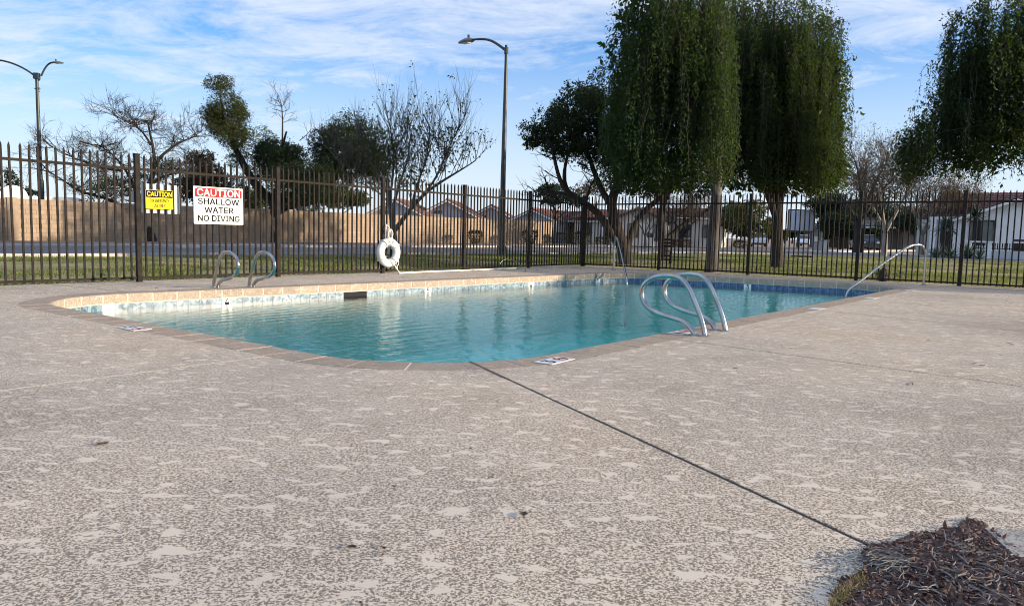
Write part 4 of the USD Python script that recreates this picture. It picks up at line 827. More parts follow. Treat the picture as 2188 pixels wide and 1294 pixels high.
# yucca and agave clump, fan palms by the white house
def rosette(name, label, b, H, n, lm, seed, catg='plant', zc=0.0, wd=.05, stem=None, droop=.3):
    r = np.random.default_rng(seed); out = []
    for k in range(n):
        a = r.uniform(0, 2 * np.pi); el = r.uniform(.15, 1.45); L = H * r.uniform(.7, 1.1)
        d = np.array([math.cos(a) * math.cos(el), math.sin(a) * math.cos(el), math.sin(el)]); s = np.linspace(0, 1, 5)[:, None]
        P = np.array([0, 0, zc]) + d * s * L - np.array([0, 0, 1]) * (s ** 2) * L * droop * math.cos(el)
        w = np.cross(d, [0, 0, 1]); w /= np.linalg.norm(w); wd_ = wd * np.array([.7, 1, .9, .6, .05])[:, None]
        v = np.vstack([P - w * wd_, P + w * wd_]); f = []
        for i in range(4): f += [[i, i + 1, i + 6], [i, i + 6, i + 5]]
        out.append(tm(v, f))
    t = thing(name, label, catg, b); obj('leaves', cat(out), lm, t)
    if stem is not None: obj('stem', tube([(0, 0, -.05), (0, 0, zc * .5), (0, 0, zc)], [stem * 1.2, stem, stem * .9], 8), BARK_D, t)
for i, (x, y, H, lab) in enumerate([(2000, 552, .95, 'spiky dark plant at the left end of the planting by the cross street'), (2030, 553, 1.0, 'spiky dark plant between the agaves and the fence post'), (2092, 553, .8, 'spiky plant right of the fence post before the patio wall')]):
    rosette('agave', lab, np.array([*AT(x, y, 42.5)[:2], 0]), H, 60, L_AGAVE, 110 + i, wd=.045)
rosette('agave', 'wide blue-green clump of blades in the corner planting', np.array([*AT(2066, 553, 42.8)[:2], 0]), 1.1, 70, L_AGAVE, 114, wd=.05)
rosette('fan_palm', 'small fan palm with drooping fronds left of the white house', np.array([*AT(2016, 545, 47)[:2], 0]), 1.2, 60, L_AGAVE, 115, 'palm', 1.7, .09, .11, .6)
rosette('fan_palm', 'fan palm whose fronds overlap the corner of the white house', np.array([*AT(2078, 548, 45.5)[:2], 0]), 1.0, 50, L_PINE, 116, 'palm', 2.4, .08, .12, .5)

# ------------------------------------------------------------------ block wall
wallt = thing('block_wall', 'long tan concrete block wall across the street behind the long fence', 'wall')
WV, U0, U1, BLK, CRS, NC = -25.85, -33.0, 34.8, .406, .203, 9
obj('core', slab(sbox(U0, WV - .085, U1, WV + .085), -.1, NC * CRS - .03), WALL_JOINT, wallt)
units = []
for c in range(NC):
    for k in range(int((U1 - U0) / BLK) + 1):
        u = U0 + (k + .5 * (c % 2)) * BLK
        if u + BLK > U1 + .01: continue
        units.append((u, c))
view_u = lambda u: abs(u - 4)
units.sort(key=lambda x: (not (-7 < x[0] < 34), x[0]))
far_units = []
for i, (u, c) in enumerate(units):
    g = .006; m = box(0, 0, 0, BLK - g * 2, .20 + random.uniform(0, .006), CRS - g * 2)
    m = flat_at(m, W(u + BLK / 2, WV + random.uniform(-.002, .003)), ANG, c * CRS + CRS / 2)
    if i < 300: obj('block', m, BLOCK, wallt)
    else: far_units.append(m)
obj('block', cat(far_units), BLOCK, wallt, kind='stuff')
obj('cap', slab(sbox(U0, WV - .11, U1 + .02, WV + .11), NC * CRS + .002, NC * CRS + .05), BLOCK, wallt)
for u in (-5.5, 7.0, 17.5, 25.6, 34.75):
    obj('pilaster', slab(sbox(u - .2, WV - .15, u + .2, WV + .15), -.1, NC * CRS + .09), BLOCK, wallt)

# ------------------------------------------------------------------ houses
def house_frame(px, py, Y, heading):                  # heading: direction of local +x (degrees in the ground plane)
    b = AT(px, py, Y); return np.array([b[0], b[1], 0.0]), math.radians(heading)
def gable_wall(w, h, apex, t=.2):                      # gable wall in local x-z, thickness along +y
    m = trimesh.creation.extrude_polygon(Polygon([(-w / 2, 0), (w / 2, 0), (w / 2, h), (0, apex), (-w / 2, h)]), t, engine='earcut')
    m.apply_transform(np.array([[1, 0, 0, 0], [0, 0, 1, 0], [0, 1, 0, 0], [0, 0, 0, 1.]])); m.invert(); return m
def tiled_slope(a, b, c, d, pitch=.28, course=.34):    # clay barrel tiles on the quad a-b (eave) c-d (ridge, over b and a)
    a, b, c, d = map(np.asarray, (a, b, c, d)); L = np.linalg.norm(b - a); Hh = np.linalg.norm(d - a); n = np.cross(b - a, d - a); n = n / np.linalg.norm(n); n *= np.sign(n[2]) or 1
    nx, ny = max(2, int(L / pitch)), max(2, int(Hh / course)); k = 6; out = []
    for j in range(ny):
        t0, t1 = j / ny, (j + 1.08) / ny
        xs = np.linspace(0, 1, nx * k + 1); bump = .055 * np.abs(np.sin(xs * nx * np.pi)) ** .8
        lo = (a + (d - a) * t0)[None] * (1 - xs[:, None]) + (b + (c - b) * t0)[None] * xs[:, None] + n * (bump + .045)[:, None]
        hi = (a + (d - a) * min(t1, 1))[None] * (1 - xs[:, None]) + (b + (c - b) * min(t1, 1))[None] * xs[:, None] + n * (bump * .8 + .012)[:, None]
        m = len(xs); v = np.vstack([lo, hi, lo - n * .05]); i = np.arange(m - 1)
        f = np.vstack([np.stack([i, i + 1, i + m + 1], 1), np.stack([i, i + m + 1, i + m], 1), np.stack([i + 2 * m, i + 2 * m + 1, i + 1], 1), np.stack([i + 2 * m, i + 1, i], 1)])
        out.append(tm(v, f))
    return cat(out)
def place(m, b, h): T = trimesh.transformations.rotation_matrix(h, [0, 0, 1]); T[:3, 3] = b; m = m.copy(); m.apply_transform(T); return m
def window(t, x, z, w, h, y=-.0, blinds=False, frame=STUCCO_W):
    fr = cat([box(x, y - .03, z + h / 2 + .03, w + .12, .08, .06), box(x, y - .03, z - h / 2 - .03, w + .16, .12, .06), box(x - w / 2 - .03, y - .03, z, .06, .08, h), box(x + w / 2 + .03, y - .03, z, .06, .08, h)])
    o = obj('window', fr, FASCIA, t); obj('pane', box(x, y - .012, z, w - .002, .02, h - .002), GLASS_D, o)
    obj('mullion', box(x, y - .03, z, .045, .03, h - .004), FASCIA, o)
    if blinds: obj('blind', box(x + w * .24, y - .026, z, w * .4, .006, h * .9), BLIND, o)
def gabled_house(label, b, h, w, depth, eave, apex, wall, roof=ROOF_TILE, over=.35, tiles=True):
    """ridge runs along local +y from the gable front at y=0"""
    t = thing('house', label, 'house', b, h)
    obj('front_wall', gable_wall(w, eave, apex), wall, t)
    obj('side_wall', box(-w / 2 + .1, depth / 2 + .1, eave / 2, .2, depth - .2, eave), wall, t); obj('side_wall', box(w / 2 - .1, depth / 2 + .1, eave / 2, .2, depth - .2, eave), wall, t)
    g2 = gable_wall(w, eave, apex); g2.apply_translation((0, depth - .0, 0)); obj('rear_wall', g2, wall, t)
    sl = (apex - eave) / (w / 2); e = w / 2 + over; ze = apex - sl * e + .04; y0, y1 = -over, depth + .2 + over
    if tiles: obj('roof', cat([tiled_slope((-e, y0, ze), (-e, y1, ze), (0, y1, apex + .06), (0, y0, apex + .06)), tiled_slope((e, y1, ze), (e, y0, ze), (0, y0, apex + .06), (0, y1, apex + .06))]), roof, t)
    else:
        pr = Polygon([(-e, ze), (0, apex + .06), (e, ze), (e, ze + .1), (0, apex + .18), (-e, ze + .1)]); m = trimesh.creation.extrude_polygon(pr, y1 - y0, engine='earcut'); m.apply_transform(np.array([[1, 0, 0, 0], [0, 0, 1, y0], [0, 1, 0, 0], [0, 0, 0, 1.]])); m.invert(); obj('roof', m, roof, t)
    rc = tube([(0, y0, apex + .10), (0, y1, apex + .10)], .11, 8, True); obj('ridge_cap', rc, roof, t)
    fz = .18; pr = Polygon([(-e, ze - .16), (0, apex - .14), (e, ze - .16), (e, ze + .0), (0, apex + .02), (-e, ze + .0)]); m = trimesh.creation.extrude_polygon(pr, .05, engine='earcut'); m.apply_transform(np.array([[1, 0, 0, 0], [0, 0, 1, y0 - .03], [0, 1, 0, 0], [0, 0, 0, 1.]])); m.invert(); obj('fascia', m, FASCIA if wall is STUCCO_T else STUCCO_W, t)
    return t
# white gabled house at right
hb, hh = house_frame(2165, 552, 46.5, -34)
hw = gabled_house('white stucco house with red tile roof and gable at the right edge', hb, hh, 6.6, 7.0, 2.35, 3.62, STUCCO_W)
window(hw, -1.75, 1.55, 1.25, 1.45, 0, True)
# higher main roof behind the gable, running across
obj('main_wall', box(-1.6, 5.2, 1.25, 8.6, .2, 2.5), STUCCO_W, hw)
obj('main_roof', tiled_slope((-5.4, 2.0, 2.45), (7.5, 2.0, 2.45), (7.5, 6.2, 4.35), (-4.6, 6.2, 4.35)), ROOF_TILE, hw)
obj('porch_post', box(-4.45, .3, 1.2, .34, .34, 2.4), STUCCO_W, hw); obj('porch_beam', box(-4.0, .35, 2.42, 1.4, .3, .22), STUCCO_W, hw); obj('door', box(-3.75, 2.6, 1.05, .95, .08, 2.1), FASCIA, hw)
# low patio wall before it
pw = thing('patio_wall', 'low white patio wall with dark railing panels before the white house', 'wall', hb + np.array([-1.2, -2.6, 0]), hh)
obj('cap', box(.8, 0, .98, 7.2, .26, .09), STUCCO_W, pw)
for x in (-2.7, -1.7, 1.0, 3.9): obj('pier', box(x, 0, .465, .3, .22, .93), STUCCO_W, pw)
obj('base', box(.8, .0, .24, 7.0, .14, .48), STUCCO_G, pw)
for x0, x1 in ((-2.5, -1.85), (-1.55, .85), (1.15, 3.75)):
    obj('rail', box((x0 + x1) / 2, 0, .6, x1 - x0, .04, .04), IRON, pw)
    for k in range(int((x1 - x0) / .12)): obj('baluster', box(x0 + (k + .5) * .12, 0, .72, .05, .035, .4), IRON, pw)
for i, (x, lab) in enumerate([(.2, 'dark patio chair back showing above the low white wall, left one'), (2.1, 'dark patio chair back showing above the low white wall, right one')]):
    c = thing('patio_chair', lab, 'chair', hb + np.array([-1.2 + x * math.cos(hh), -1.9 + x * math.sin(hh), 0]), hh)
    obj('seat', box(0, 0, .44, .6, .55, .06), FASCIA, c); obj('backrest', box(0, .26, .82, .6, .06, .7), FASCIA, c)
    for sx in (-.26, .26):
        for sy in (-.24, .24): obj('leg', box(sx, sy, .205, .05, .05, .41), FASCIA, c)
# cream house beyond the corner, several roofs
cb, ch = house_frame(1362, 524, 66.0, -20)
hc = gabled_house('cream stucco house with red tile roofs and grey shaded gable beyond the corner', cb, ch, 5.0, 7.0, 2.2, 3.2, STUCCO_T)
window(hc, -.45, 1.35, .85, 1.1, 0); window(hc, 1.55, 1.2, .4, 1.3, 0)
obj('wing_wall', box(-4.4, 3.0, 1.2, 4.4, .2, 2.4), STUCCO_T, hc); obj('wing_wall', box(4.6, 2.4, 1.25, 4.6, .2, 2.5), STUCCO_T, hc); obj('wing_wall', box(6.8, 4.6, 1.25, .2, 4.2, 2.5), STUCCO_T, hc); obj('wing_wall', box(-6.5, 5.2, 1.2, .2, 4.2, 2.4), STUCCO_T, hc)
obj('wing_roof', tiled_slope((-6.9, 2.6, 2.4), (0, 2.6, 2.4), (0, 6.0, 3.3), (-6.0, 6.0, 3.3)), ROOF_TILE, hc)
obj('wing_roof', tiled_slope((0.0, 2.0, 2.5), (7.2, 2.0, 2.5), (6.0, 6.0, 3.5), (0, 6.0, 3.5)), ROOF_TILE, hc)
ar = cat([box(-3.6, 2.88, .85, .9, .06, 1.7), place(trimesh.creation.cylinder(.45, .06, sections=20), (0, 0, 0), 0)])
cyl = trimesh.creation.cylinder(.45, .06, sections=24); cyl.apply_transform(trimesh.transformations.rotation_matrix(math.pi / 2, [1, 0, 0])); cyl.apply_translation((-3.6, 2.88, 1.7))
obj('arched_doorway', cat([box(-3.6, 2.875, .85, .9, .06, 1.7), cyl]), GLASS_D, hc); window(hc, -5.3, 1.4, .7, 1.0, 2.9); window(hc, 3.7, 1.4, .9, 1.0, 2.3); window(hc, 5.6, 1.4, .7, 1.0, 2.3)
# house with dark carport left of it
kb, kh = house_frame(1138, 526, 70.0, -24)
hk = gabled_house('grey house with red roof and dark framed gable behind the tan wall end', kb, kh, 4.2, 8.0, 2.15, 3.05, STUCCO_G)
obj('wing_roof', tiled_slope((.0, 2.2, 2.2), (5.6, 2.2, 2.2), (5.2, 5.6, 3.1), (.0, 5.6, 3.1)), ROOF_TILE, hk)
obj('wing_wall', box(4.2, 4.6, 1.1, 4.6, .2, 2.2), STUCCO_G, hk); obj('garage_door', box(3.6, 4.47, 1.0, 3.0, .06, 2.0), FASCIA, hk); obj('porch_beam', box(3.9, 2.4, 2.12, 4.2, .14, .16), STUCCO_W, hk); obj('porch_post', box(5.9, 2.4, 1.02, .18, .18, 2.04), STUCCO_W, hk)
# roofs over the wall
for i, (px, Y, w, top, lab, wl) in enumerate([(845, 70., 7.6, 427, 'grey gabled house behind the wall at the trunk of the young bare tree', STUCCO_G), (955, 74., 7.4, 428, 'grey gabled house behind the wall left of the lamp post', STUCCO_G), (1048, 80., 6.2, 440, 'smaller grey gabled house behind the wall at the lamp post', STUCCO_G)]):
    b = np.array([*AT(px, 520, Y)[:2], 0.]); ap = AT(px, top, Y)[2]
    t = gabled_house(lab, b, math.radians(-4), w, 9.0, ap - w * .26, ap, wl)
    obj('gable_vent', box(-.9, -.03, ap - 1.15, .75, .06, .28), FASCIA, t)
# white arched parapet at far left
pb = np.array([*AT(32, 510, 43.)[:2], 0.])
t = thing('house', 'white arched parapet of a house just above the wall at far left', 'house', pb, math.radians(25))
pr = unary_union([sbox(-3.2, 0, 3.2, 2.35), Point(0, 2.25).buffer(.68)]); m = trimesh.creation.extrude_polygon(pr, .25, engine='earcut'); m.apply_transform(np.array([[1, 0, 0, 0], [0, 0, 1, 0], [0, 1, 0, 0], [0, 0, 0, 1.]])); m.invert(); obj('parapet', m, STUCCO_W, t)
obj('vent_pipe', tube([(-.62, .8, 2.0), (-.62, .8, 3.6)], .05, 8, True), STUCCO_W, t); obj('roof', box(0, 2.6, 2.3, 6.2, 4.6, .12), GREY_ROOF, t); obj('side_wall', box(-3.1, 2.5, 1.1, .2, 4.4, 2.2), STUCCO_W, t); obj('side_wall', box(3.1, 2.5, 1.1, .2, 4.4, 2.2), STUCCO_W, t)
# carport house behind the bare trees
qb, qh = house_frame(1862, 528, 80.0, -14)
t = thing('house', 'low house with pale fascia and dark open carport behind the bare trees', 'house', qb, qh)
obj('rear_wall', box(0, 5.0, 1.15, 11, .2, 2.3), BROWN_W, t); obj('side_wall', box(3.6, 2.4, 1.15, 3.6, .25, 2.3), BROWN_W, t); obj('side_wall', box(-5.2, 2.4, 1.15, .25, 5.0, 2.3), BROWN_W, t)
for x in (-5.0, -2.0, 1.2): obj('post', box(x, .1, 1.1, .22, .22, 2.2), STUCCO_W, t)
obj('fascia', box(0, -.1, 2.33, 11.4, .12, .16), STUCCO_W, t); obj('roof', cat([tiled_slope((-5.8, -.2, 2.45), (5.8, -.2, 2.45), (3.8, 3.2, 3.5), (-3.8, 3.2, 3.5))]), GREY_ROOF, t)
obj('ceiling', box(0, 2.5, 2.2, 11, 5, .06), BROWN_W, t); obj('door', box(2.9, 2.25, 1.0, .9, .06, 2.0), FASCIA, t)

# ------------------------------------------------------------------ cars
def car(label, b, h, paint, L=4.5, wd=1.8, ht=1.55, catg='car'):
    t = thing('parked_car', label, catg, b, h); k = L / 4.5
    prof = [(-2.2, .35), (-2.25, .75), (-2.05, .95), (-1.85, 1.02), (-1.2, 1.06), (1.0, 1.03), (2.0, .90), (2.22, .72), (2.25, .38), (1.8, .24), (-1.8, .24)]
    pr = Polygon([(x * k, z) for x, z in prof]).buffer(.03); m = trimesh.creation.extrude_polygon(pr, wd, engine='earcut'); m.apply_transform(np.array([[1, 0, 0, 0], [0, 0, -1, wd / 2], [0, 1, 0, 0], [0, 0, 0, 1.]])); obj('body', m, paint, t, smooth=35)
    def loft(z0, z1, a, bb, y0, y1, ):
        v = [(a[0], -y0, z0), (a[1], -y0, z0), (a[1], y0, z0), (a[0], y0, z0), (bb[0], -y1, z1), (bb[1], -y1, z1), (bb[1], y1, z1), (bb[0], y1, z1)]
        return tm(v, [[0, 3, 2], [0, 2, 1], [4, 5, 6], [4, 6, 7], [0, 1, 5], [0, 5, 4], [1, 2, 6], [1, 6, 5], [2, 3, 7], [2, 7, 6], [3, 0, 4], [3, 4, 7]])
    obj('windows', loft(1.03, ht - .06, (-2.0 * k, 1.05 * k), (-1.65 * k, .45 * k), wd / 2 - .06, wd / 2 - .2), GLASS_D, t)
    obj('roof', loft(ht - .065, ht, (-1.7 * k, .5 * k), (-1.55 * k, .3 * k), wd / 2 - .18, wd / 2 - .26), paint, t)
    for x in (-1.9 * k, -.5 * k, .72 * k):
        for s in (-1, 1): obj('pillar', tube([(x, s * (wd / 2 - .05), 1.03), (x * .8 - .05, s * (wd / 2 - .19), ht - .05)], .045, 5), paint, t)
    for x in (-1.4 * k, 1.4 * k):
        for s in (-1, 1):
            c = trimesh.creation.cylinder(.33, .22, sections=20); c.apply_transform(trimesh.transformations.rotation_matrix(math.pi / 2, [1, 0, 0])); c.apply_translation((x, s * (wd / 2 - .1), .33)); w_ = obj('wheel', c, RUBBER, t)
            c = trimesh.creation.cylinder(.2, .03, sections=16); c.apply_transform(trimesh.transformations.rotation_matrix(math.pi / 2, [1, 0, 0])); c.apply_translation((x, s * (wd / 2 + .015), .33)); obj('rim', c, CHROME, w_)
    for s in (-1, 1): obj('headlight', box(2.2 * k, s * .65, .75, .12, .34, .16), LENS, t); obj('tail_light', box(-2.22 * k, s * .7, .85, .1, .22, .2), RED_LENS, t)
    for z in (.36,): obj('bumper', box(2.26 * k, 0, z, .1, wd * .9, .18), FASCIA, t); obj('bumper', box(-2.24 * k, 0, z, .1, wd * .9, .18), FASCIA, t)
    return t
car('small white car far down the street under the blank board', np.array([*AT(1720, 526, 112.)[:2], -.04]), math.radians(-122), CAR_WHITE, 4.4, 1.85, 1.6)
car('dark car in the open carport behind the bare trees', np.array([*AT(1846, 529, 73.)[:2], .0]), math.radians(-100), CAR_DARK, 4.6, 1.85, 1.5)
car('white car behind the hedge, half hidden by the far fence post', np.array([*AT(1620, 526, 88.)[:2], -.04]), math.radians(-105), CAR_WHITE, 4.4, 1.8, 1.5)

# ------------------------------------------------------------------ street lamps
def lamp_head(t, p, d, s=1.0):
    d = np.asarray(d, float); d /= np.linalg.norm(d); sd = np.cross(d, [0, 0, 1.]); h = []
    secs = [(-.05, .08, .05), (.08, .15, .10), (.30, .19, .13), (.58, .15, .09), (.75, .05, .03)]; V = []
    for x, w, z in secs:
        for a in np.linspace(0, 2 * np.pi, 13)[:-1]:
            zz = max(math.sin(a), -.35) * z; V.append(p + d * x * s + sd * w * math.cos(a) * s + np.array([0, 0, zz * s]))
    f = []
    for i in range(4):
        for k in range(12): a, b = i * 12 + k, i * 12 + (k + 1) % 12; f += [[a, b, b + 12], [a, b + 12, a + 12]]
    m = tm(V, f)
    if m.volume < 0: m = tm(V, np.array(f)[:, ::-1])
    o = obj('lamp_head', m, LAMP_HEAD, t, smooth=40)
    obj('sensor', tube([p + d * .22 * s + [0, 0, .10 * s], p + d * .22 * s + [0, 0, .24 * s]], .05 * s, 8, True), LAMP, o)
    obj('lens', place(trimesh.creation.box((.34 * s, .2 * s, .02)), p + d * .35 * s + np.array([0, 0, -.055 * s]), math.atan2(d[1], d[0])), LENS, o)
lb = G(1071, 545); Y = lb[1]; t = thing('street_lamp', 'tall dark street lamp with one curved arm beside the young bare tree', 'street lamp', lb)
topz = AT(1084, 97, Y)[2]
obj('pole', tube([(0, 0, -.1), (0, 0, 2.25), (.01, 0, 2.3), (.02, 0, topz * .62), (.03, 0, topz)], [.135, .125, .105, .085, .055], 12, True), LAMP, t, smooth=40)
obj('base_sleeve', tube([(0, 0, 0), (0, 0, .35), (0, 0, .4)], [.19, .18, .14], 12, True), LAMP, t)
arm = [(1085, 108), (1066, 97), (1048, 87), (1030, 84), (1010, 85)]
ad = -D2; P = []
for x, y in arm:                                       # the arm reaches over the street
    d = ray(x, y); n = np.array([-ad[1], ad[0], 0]); k = ((lb - EYE) @ n) / (d @ n); P.append(EYE + k * d - lb)
P[0] = np.array([.03, 0, P[0][2]]); obj('arm', tube(smooth_path(P, 24), np.linspace(.055, .04, 24), 8), LAMP, t, smooth=True)
obj('collar', tube([P[0] + [0, 0, -.12], P[0] + [0, 0, .12]], .085, 10, True), LAMP, t)
lamp_head(t, P[-1] + np.array([0, 0, -.02]), ad + np.array([0, 0, -.03]), 1.0)
YL = 39.0; lb = np.array([*AT(88.5, 420, YL)[:2], 0.]); t = thing('street_lamp', 'double-armed street lamp behind the block wall at far left', 'street lamp', lb)
tz = AT(86, 163, YL)[2]
obj('pole', tube([(0, 0, -.1), (0, 0, 3.0), (-.01, 0, 3.05), (-.03, 0, tz)], [.15, .13, .10, .075], 12, True), LAMP, t, smooth=40)
obj('cap_box', box(-.03, 0, tz, .24, .24, .3), LAMP, t)
PR = [AT(x, y, YL) - lb for x, y in [(88, 163), (94, 150), (103, 138), (113, 134)]]; PL_ = [AT(x, y, YL) - lb for x, y in [(84, 172), (60, 152), (30, 137), (0, 129), (-40, 126)]]
obj('arm', tube(smooth_path(PR, 20), .045, 8), LAMP, t, smooth=True); obj('arm', tube(smooth_path(PL_, 20), .045, 8), LAMP, t, smooth=True)
lamp_head(t, PR[-1], (1, 0, -.02), .72); lamp_head(t, PL_[-1], (-1, .0, -.02), .8)
obj('camera_bracket', tube([AT(85, 196, YL) - lb, AT(74, 189, YL) - lb], .03, 6, True), LAMP_HEAD, t); obj('camera_bracket', tube([AT(85, 190, YL) - lb, AT(79, 187, YL) - lb], .06, 8, True), LAMP_HEAD, t)

# ------------------------------------------------------------------ blank board, utility boxes, drain, mailbox, chair
Yb = 84.; bb = np.array([*AT(1706, 528, Yb)[:2], 0.]); t = thing('blank_billboard', 'blank pale blue signboard on a dark post beside the far street', 'billboard', bb)
c0, c1 = AT(1684, 492, Yb) - bb, AT(1739, 450, Yb) - bb
obj('panel', box((c0[0] + c1[0]) / 2, 0, (c0[2] + c1[2]) / 2, c1[0] - c0[0], .16, c1[2] - c0[2]), BILLBOARD, t)
obj('frame', cat([box((c0[0] + c1[0]) / 2, .02, z, c1[0] - c0[0] + .14, .24, .09) for z in (c0[2] - .05, c1[2] + .05)] + [box(x, .02, (c0[2] + c1[2]) / 2, .08, .24, c1[2] - c0[2]) for x in (c0[0] - .04, c1[0] + .04)]), FASCIA, t)
obj('post', tube([(0, .15, -.1), (0, .15, c0[2] + .1)], [.2, .16], 8), FASCIA, t); obj('catwalk', box((c0[0] + c1[0]) / 2 - .3, -.1, c0[2] - .16, 2.1, .4, .1), FASCIA, t)
t = thing('utility_cabinet', 'grey metal utility cabinets standing side by side beyond the corner lawn', 'cabinet', np.array([*AT(1748, 536, 58.)[:2], 0]), math.radians(-14))
obj('cabinet', box(-.22, 0, .36, .36, .4, .74), GREY_PAINT, t); obj('cabinet', box(.18, 0, .40, .36, .4, .82), GREY_PAINT, t); obj('lid', box(-.22, 0, .745, .40, .44, .03), GREY_PAINT, t); obj('lid', box(.18, 0, .825, .40, .44, .03), GREY_PAINT, t)
for x in (-.22, .18): obj('door_handle', box(x + .1, -.21, .4, .03, .03, .1), FASCIA, t)
t = thing('stucco_pillar', 'short cream pillar with cap beside the grey cabinets', 'pillar', np.array([*AT(1764, 539, 56.)[:2], 0]), math.radians(-14))
obj('shaft', box(0, 0, .41, .34, .34, .82), STUCCO_T, t); obj('cap', box(0, 0, .85, .42, .42, .06), STUCCO_T, t)
t = thing('stucco_pillar', 'taller cream pillar just left of the grey cabinets', 'pillar', np.array([*AT(1741, 534, 66.)[:2], 0]), math.radians(-14))
obj('shaft', box(0, 0, .55, .36, .36, 1.1), STUCCO_T, t); obj('cap', box(0, 0, 1.13, .44, .44, .06), STUCCO_T, t)
t = thing('storm_drain', 'low concrete storm drain with dark mouth in the lawn right of the forked trunk', 'storm drain', G(1708, 548), math.radians(-8))
obj('slab', box(0, 0, .10, 1.25, .8, .08), CONCRETE, t); obj('mouth', box(0, -.33, .0, 1.0, .08, .12), BLACK, t); obj('cheek', box(-.57, -.1, .0, .1, .6, .12), CONCRETE, t); obj('cheek', box(.57, -.1, .0, .1, .6, .12), CONCRETE, t)
t = thing('mailbox', 'dark topped mailbox on white posts before the cream house', 'mailbox', np.array([*AT(1390, 527, 59.)[:2], 0.05]), math.radians(-20))
mb = trimesh.creation.extrude_polygon(sbox(-.2, 0, .2, .16).union(Point(0, .16).buffer(.2).intersection(sbox(-.2, .16, .2, .4))), .55, engine='earcut'); mb.apply_transform(np.array([[0, 0, 1, -.27], [1, 0, 0, 0], [0, 1, 0, .72], [0, 0, 0, 1.]])); obj('box', mb, FASCIA, t)
for x in (-.16, .16): obj('post', box(x, 0, .35, .09, .09, .72), WHITE_PAINT, t)
ch_b = W(4.9, 1.05); ch_b = G(1421, 562); t = thing('metal_chair', 'black slatted metal chair standing on the lawn behind the fence', 'chair', ch_b, math.radians(-20))
for sx in (-.17, .17):
    obj('leg', box(sx, -.17, .2, .03, .03, .4), IRON, t); obj('leg', box(sx, .17, .42, .03, .03, .86), IRON, t); obj('armrest', box(sx, .0, .58, .035, .36, .025), IRON, t)
for k in range(5): obj('seat_slat', box(0, -.15 + k * .075, .40, .36, .05, .018), IRON, t)
for k in range(3): obj('back_slat', box(0, .185, .55 + k * .11, .34, .015, .06), IRON, t)
for z in (.13, .26): obj('stretcher', box(0, -.17, z, .32, .02, .025), IRON, t); obj('stretcher', box(0, .17, z - .03, .32, .02, .025), IRON, t)
t = thing('tree_stump', 'small dark stump with scrubby stems just behind the fence by the tall handrail', 'stump', W(.75, 7.55))
r = np.random.default_rng(130); V = trimesh.creation.icosphere(3, 1.0); v = np.array(V.vertices); v *= (1 + .35 * (meshkit.fbm(v * 2.2, 3, 4) - .5) * 2)[:, None]; v *= [.11, .11, .17]; v[:, 2] += .10; obj('stump', tm(v, V.faces), BARK_D, t, smooth=True)
sg_ = []
for k in range(14): grow((r.normal(0, .1), r.normal(0, .08), 0), (r.normal(0, .7), r.normal(0, .7), 1), r.uniform(.08, .2), .006, 2, 3, sg_, r, .2)
obj('stems', wood(sg_), TWIG, t); obj('leaves', leaf_mesh(np.array([s_[0][-1] for s_ in sg_]), .05, r, 0, .5), L_OLIVE, t)
for i, (x, y, Yk, lab) in enumerate([(1972, 551, 41.5, 'white painted number patch on the kerb above the tall handrail'), (2172, 561, 38.0, 'white painted number patch on the kerb near the right edge')]):
    p = AT(x, y, Yk); t = thing('kerb_patch', lab, 'kerb paint', (0, 0, 0)); i_ = min(range(len(edge) - 1), key=lambda k: LineString(edge[k:k + 2]).distance(Point(*UV(p)))); q0 = LineString(edge).interpolate(LineString(edge).project(Point(*UV(p)))); q1 = LineString(edge).interpolate(LineString(edge).project(Point(*UV(p))) + .7)
    obj('paint', slab(LineString([q0, q1]).buffer(.093, cap_style=2), .0, .0575), WHITE_PAINT, t)

# ------------------------------------------------------------------ mulch bed at the camera's feet
r = np.random.default_rng(140)
mc = mulch_uv; x0, y0, x1, y1 = mc.bounds
def mound_z(p):
    d = shapely.distance(mc.exterior, shapely.points(p)); return -.016 + .020 * (1 - np.exp(-d / .13)) + .02 * (meshkit.fbm(np.c_[p * 9, 0 * p[:, :1]], 2, 5) - .5) * np.clip(d / .05, 0, 1)
gx, gy = np.meshgrid(np.arange(x0, x1, .02), np.arange(y0, y1, .02)); gp = np.c_[gx.ravel(), gy.ravel()]; gp = gp[shapely.contains_xy(mc.buffer(-.006), gp[:, 0], gp[:, 1])]
gp = np.vstack([np.array(mc.segmentize(.02).exterior.coords)[:-1], gp]); from scipy.spatial import Delaunay
dl = Delaunay(gp); cc = gp[dl.simplices].mean(1); ff = dl.simplices[shapely.contains_xy(mc, cc[:, 0], cc[:, 1])]; vv = Wa(np.c_[gp, mound_z(gp)]); mm = tm(vv, ff)
ff = ff.copy(); dn = mm.face_normals[:, 2] < 0; ff[dn] = ff[dn][:, ::-1]
bed = thing('mulch_bed', kind='structure')
obj('soil', tm(vv, ff), MULCH, bed)
near_uv = mc.buffer(.022).intersection(Point(*UV((1.15, 1.75, 0))).buffer(.95))
nx0, ny0, nx1, ny1 = near_uv.bounds
base_chip = trimesh.creation.icosphere(0, 1.0)
